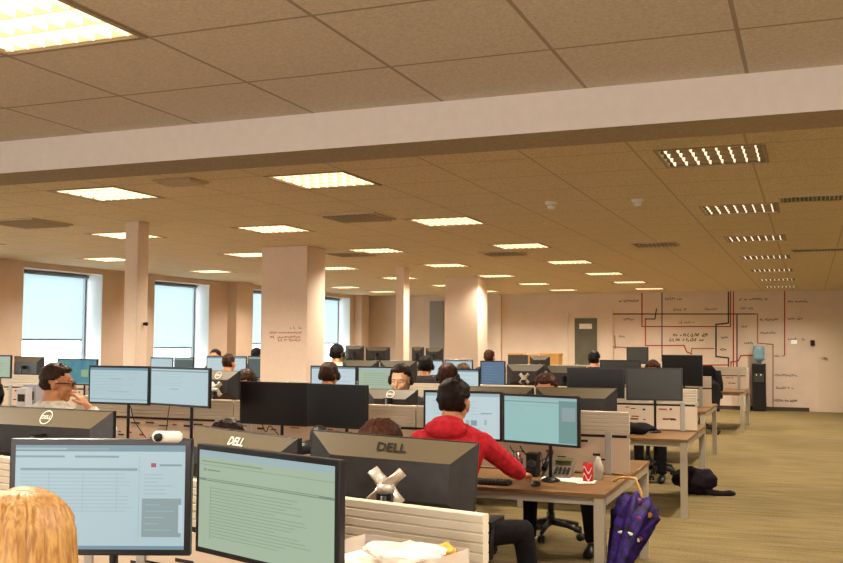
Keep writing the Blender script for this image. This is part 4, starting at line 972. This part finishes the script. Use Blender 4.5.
# low cabinets with boxes near far wall
CAB = mat('cabinet_beige', (176,146,104), .5); CARD = mat('cardboard', (186,140,78), .8, var=.08, vscale=(9,9,9))
x0 = ay(503, 362, 21.5).x
for k in range(3):
    x = x0+.5+k*1.02; t = thing('storage_cabinet', ['low beige cabinet under the cardboard boxes, left one','low beige cabinet under the cardboard boxes, middle one','low beige cabinet under the cardboard boxes, right one'][k], 'cabinet', (x, 21.8, 0), 0, 'low cabinets')
    MB().box((0,0,.52), (1.0,.42,1.04)).build('carcass', CAB, t, bevel=.004)
    for s in (-1,1):
        d_ = MB().box((s*.245,-.218,.52), (.47,.016,.98)).build('door', CAB, t, bevel=.003); MB().box((s*.03,-.232,.6), (.012,.012,.12)).build('handle', SILVER, d_)
BX = [(509,524,353.5),(525,540,354.5),(541,560,353.5)]
for k, (a, b, c_) in enumerate(BX):
    A = ay(a, c_, 21.7); B = ay(b, c_, 21.7); h_ = max(.12, A.z-1.04); t = MB().b2(A.x, B.x-.01, 21.63, 21.97, 1.04, 1.04+h_).b2(A.x-.01, B.x, 21.62, 21.98, 1.04+h_-.05, 1.04+h_+.004)
    tag(t.build('cardboard_box', CARD, bevel=.004), ['yellowish cardboard box on the low cabinets, left one','yellowish cardboard box on the low cabinets, middle one','yellowish cardboard box on the low cabinets, right one'][k], 'box', 'cardboard boxes')
# plant on the window side
p = ay(341, 347, 20.3); t = thing('potted_plant', 'small green potted plant before the last window', 'plant', (p.x, 20.3, .72)); 
MB().lathe([(0,0),(.08,0),(.1,.35),(.09,.35),(0,.34)], 0, 16).build('pot', WHITEP, t); lv = MB(); random.seed(5)
for k in range(40):
    a = random.uniform(0,2*pi); l = random.uniform(.18,.36); e = random.uniform(.3,1.3); b0 = Vector((0,0,.34)); tp_ = b0+Vector((cos(a)*cos(e)*l, sin(a)*cos(e)*l, sin(e)*l*1.2)); md = b0.lerp(tp_,.6)+Vector((0,0,.05)); s_ = Vector((-sin(a), cos(a), 0))*.03
    lv.add([b0, md-s_, tp_, md+s_], [(0,1,2,3)])
lv.build('leaves', mat('leaf_green', (96,140,70), .5), t)
# small things on desks at the left
for k, (px, py, Y, s_) in enumerate(((28,372,9.5,(.16,.2,.3)),(36,370,9.6,(.2,.2,.34)))):
    p = ay(px, py, Y); o = MB().box((0,0,s_[2]/2), s_).box((0,-s_[1]/2-.002,s_[2]*.6), (s_[0]*.7,.004,s_[2]*.3), 1).build('box_file', [mat('file_%d' % k, ((196,196,200),(150,150,160))[k], .6), INK], bevel=.005); o.location = (p.x, Y, .72); tag(o, ['pale grey box file left of the glasses wearer, left one','grey box file left of the glasses wearer, right one'][k], 'box file')
# desk lamps of silver bracket etc. not needed; pen cup and mug
X, Y = at0(535, 468, .72)
t = thing('pen_cup', 'small dark pen cup by the cables under the teal page screen', 'pen cup', (-1.86, 6.5, .72)); MB().lathe([(0,0),(.035,0),(.037,.1),(.033,.1),(.031,.006),(0,.006)], 0, 16).build('cup', BLACK, t)
for k in range(4): MB().tube([(.01*cos(k*1.6),.01*sin(k*1.6),.01),(.028*cos(k*1.6),.028*sin(k*1.6),.155)], .004, 0, 6).build('pen', [INKR,SILVER,INKB,BLACK][k], t)
# ------------------------------------------------------------------ lights & world
fl = bpy.data.lights.new('rear_fill_light', 'AREA'); fl.shape = 'RECTANGLE'; fl.size = 6; fl.size_y = 1.3; fl.energy = 170; fl.color = (1, .96, .92)  # added soft light behind the camera, brightens beam face and near dividers
fo = bpy.data.objects.new('rear_fill_light', fl); C.objects.link(fo); fo.location = (-1.2, BYK+.1, 1.5); fo.rotation_euler = (R_(90), 0, 0)
w = bpy.data.worlds.new('World'); S.world = w; w.use_nodes = True; bg = w.node_tree.nodes['Background']; bg.inputs[0].default_value = (.86, .95, 1.0, 1); bg.inputs[1].default_value = 5.5
for a, b in OPEN:
    l = bpy.data.lights.new('window_portal', 'AREA'); l.shape = 'RECTANGLE'; l.size = b-a; l.size_y = HEAD-SILL; l.cycles.is_portal = True
    o = bpy.data.objects.new('window_portal', l); C.objects.link(o); o.location = (WX-RD-.2, (a+b)/2, (HEAD+SILL)/2); o.rotation_euler = Euler((pi/2, 0, -pi/2)); 
S.view_settings.view_transform = 'Standard'; S.view_settings.look = 'None'; S.view_settings.exposure = 0; S.view_settings.gamma = 1
S.cycles.max_bounces = 8; S.cycles.diffuse_bounces = 5; S.cycles.use_denoising = True; S.cycles.sample_clamp_indirect = 6; S.cycles.transparent_max_bounces = 12
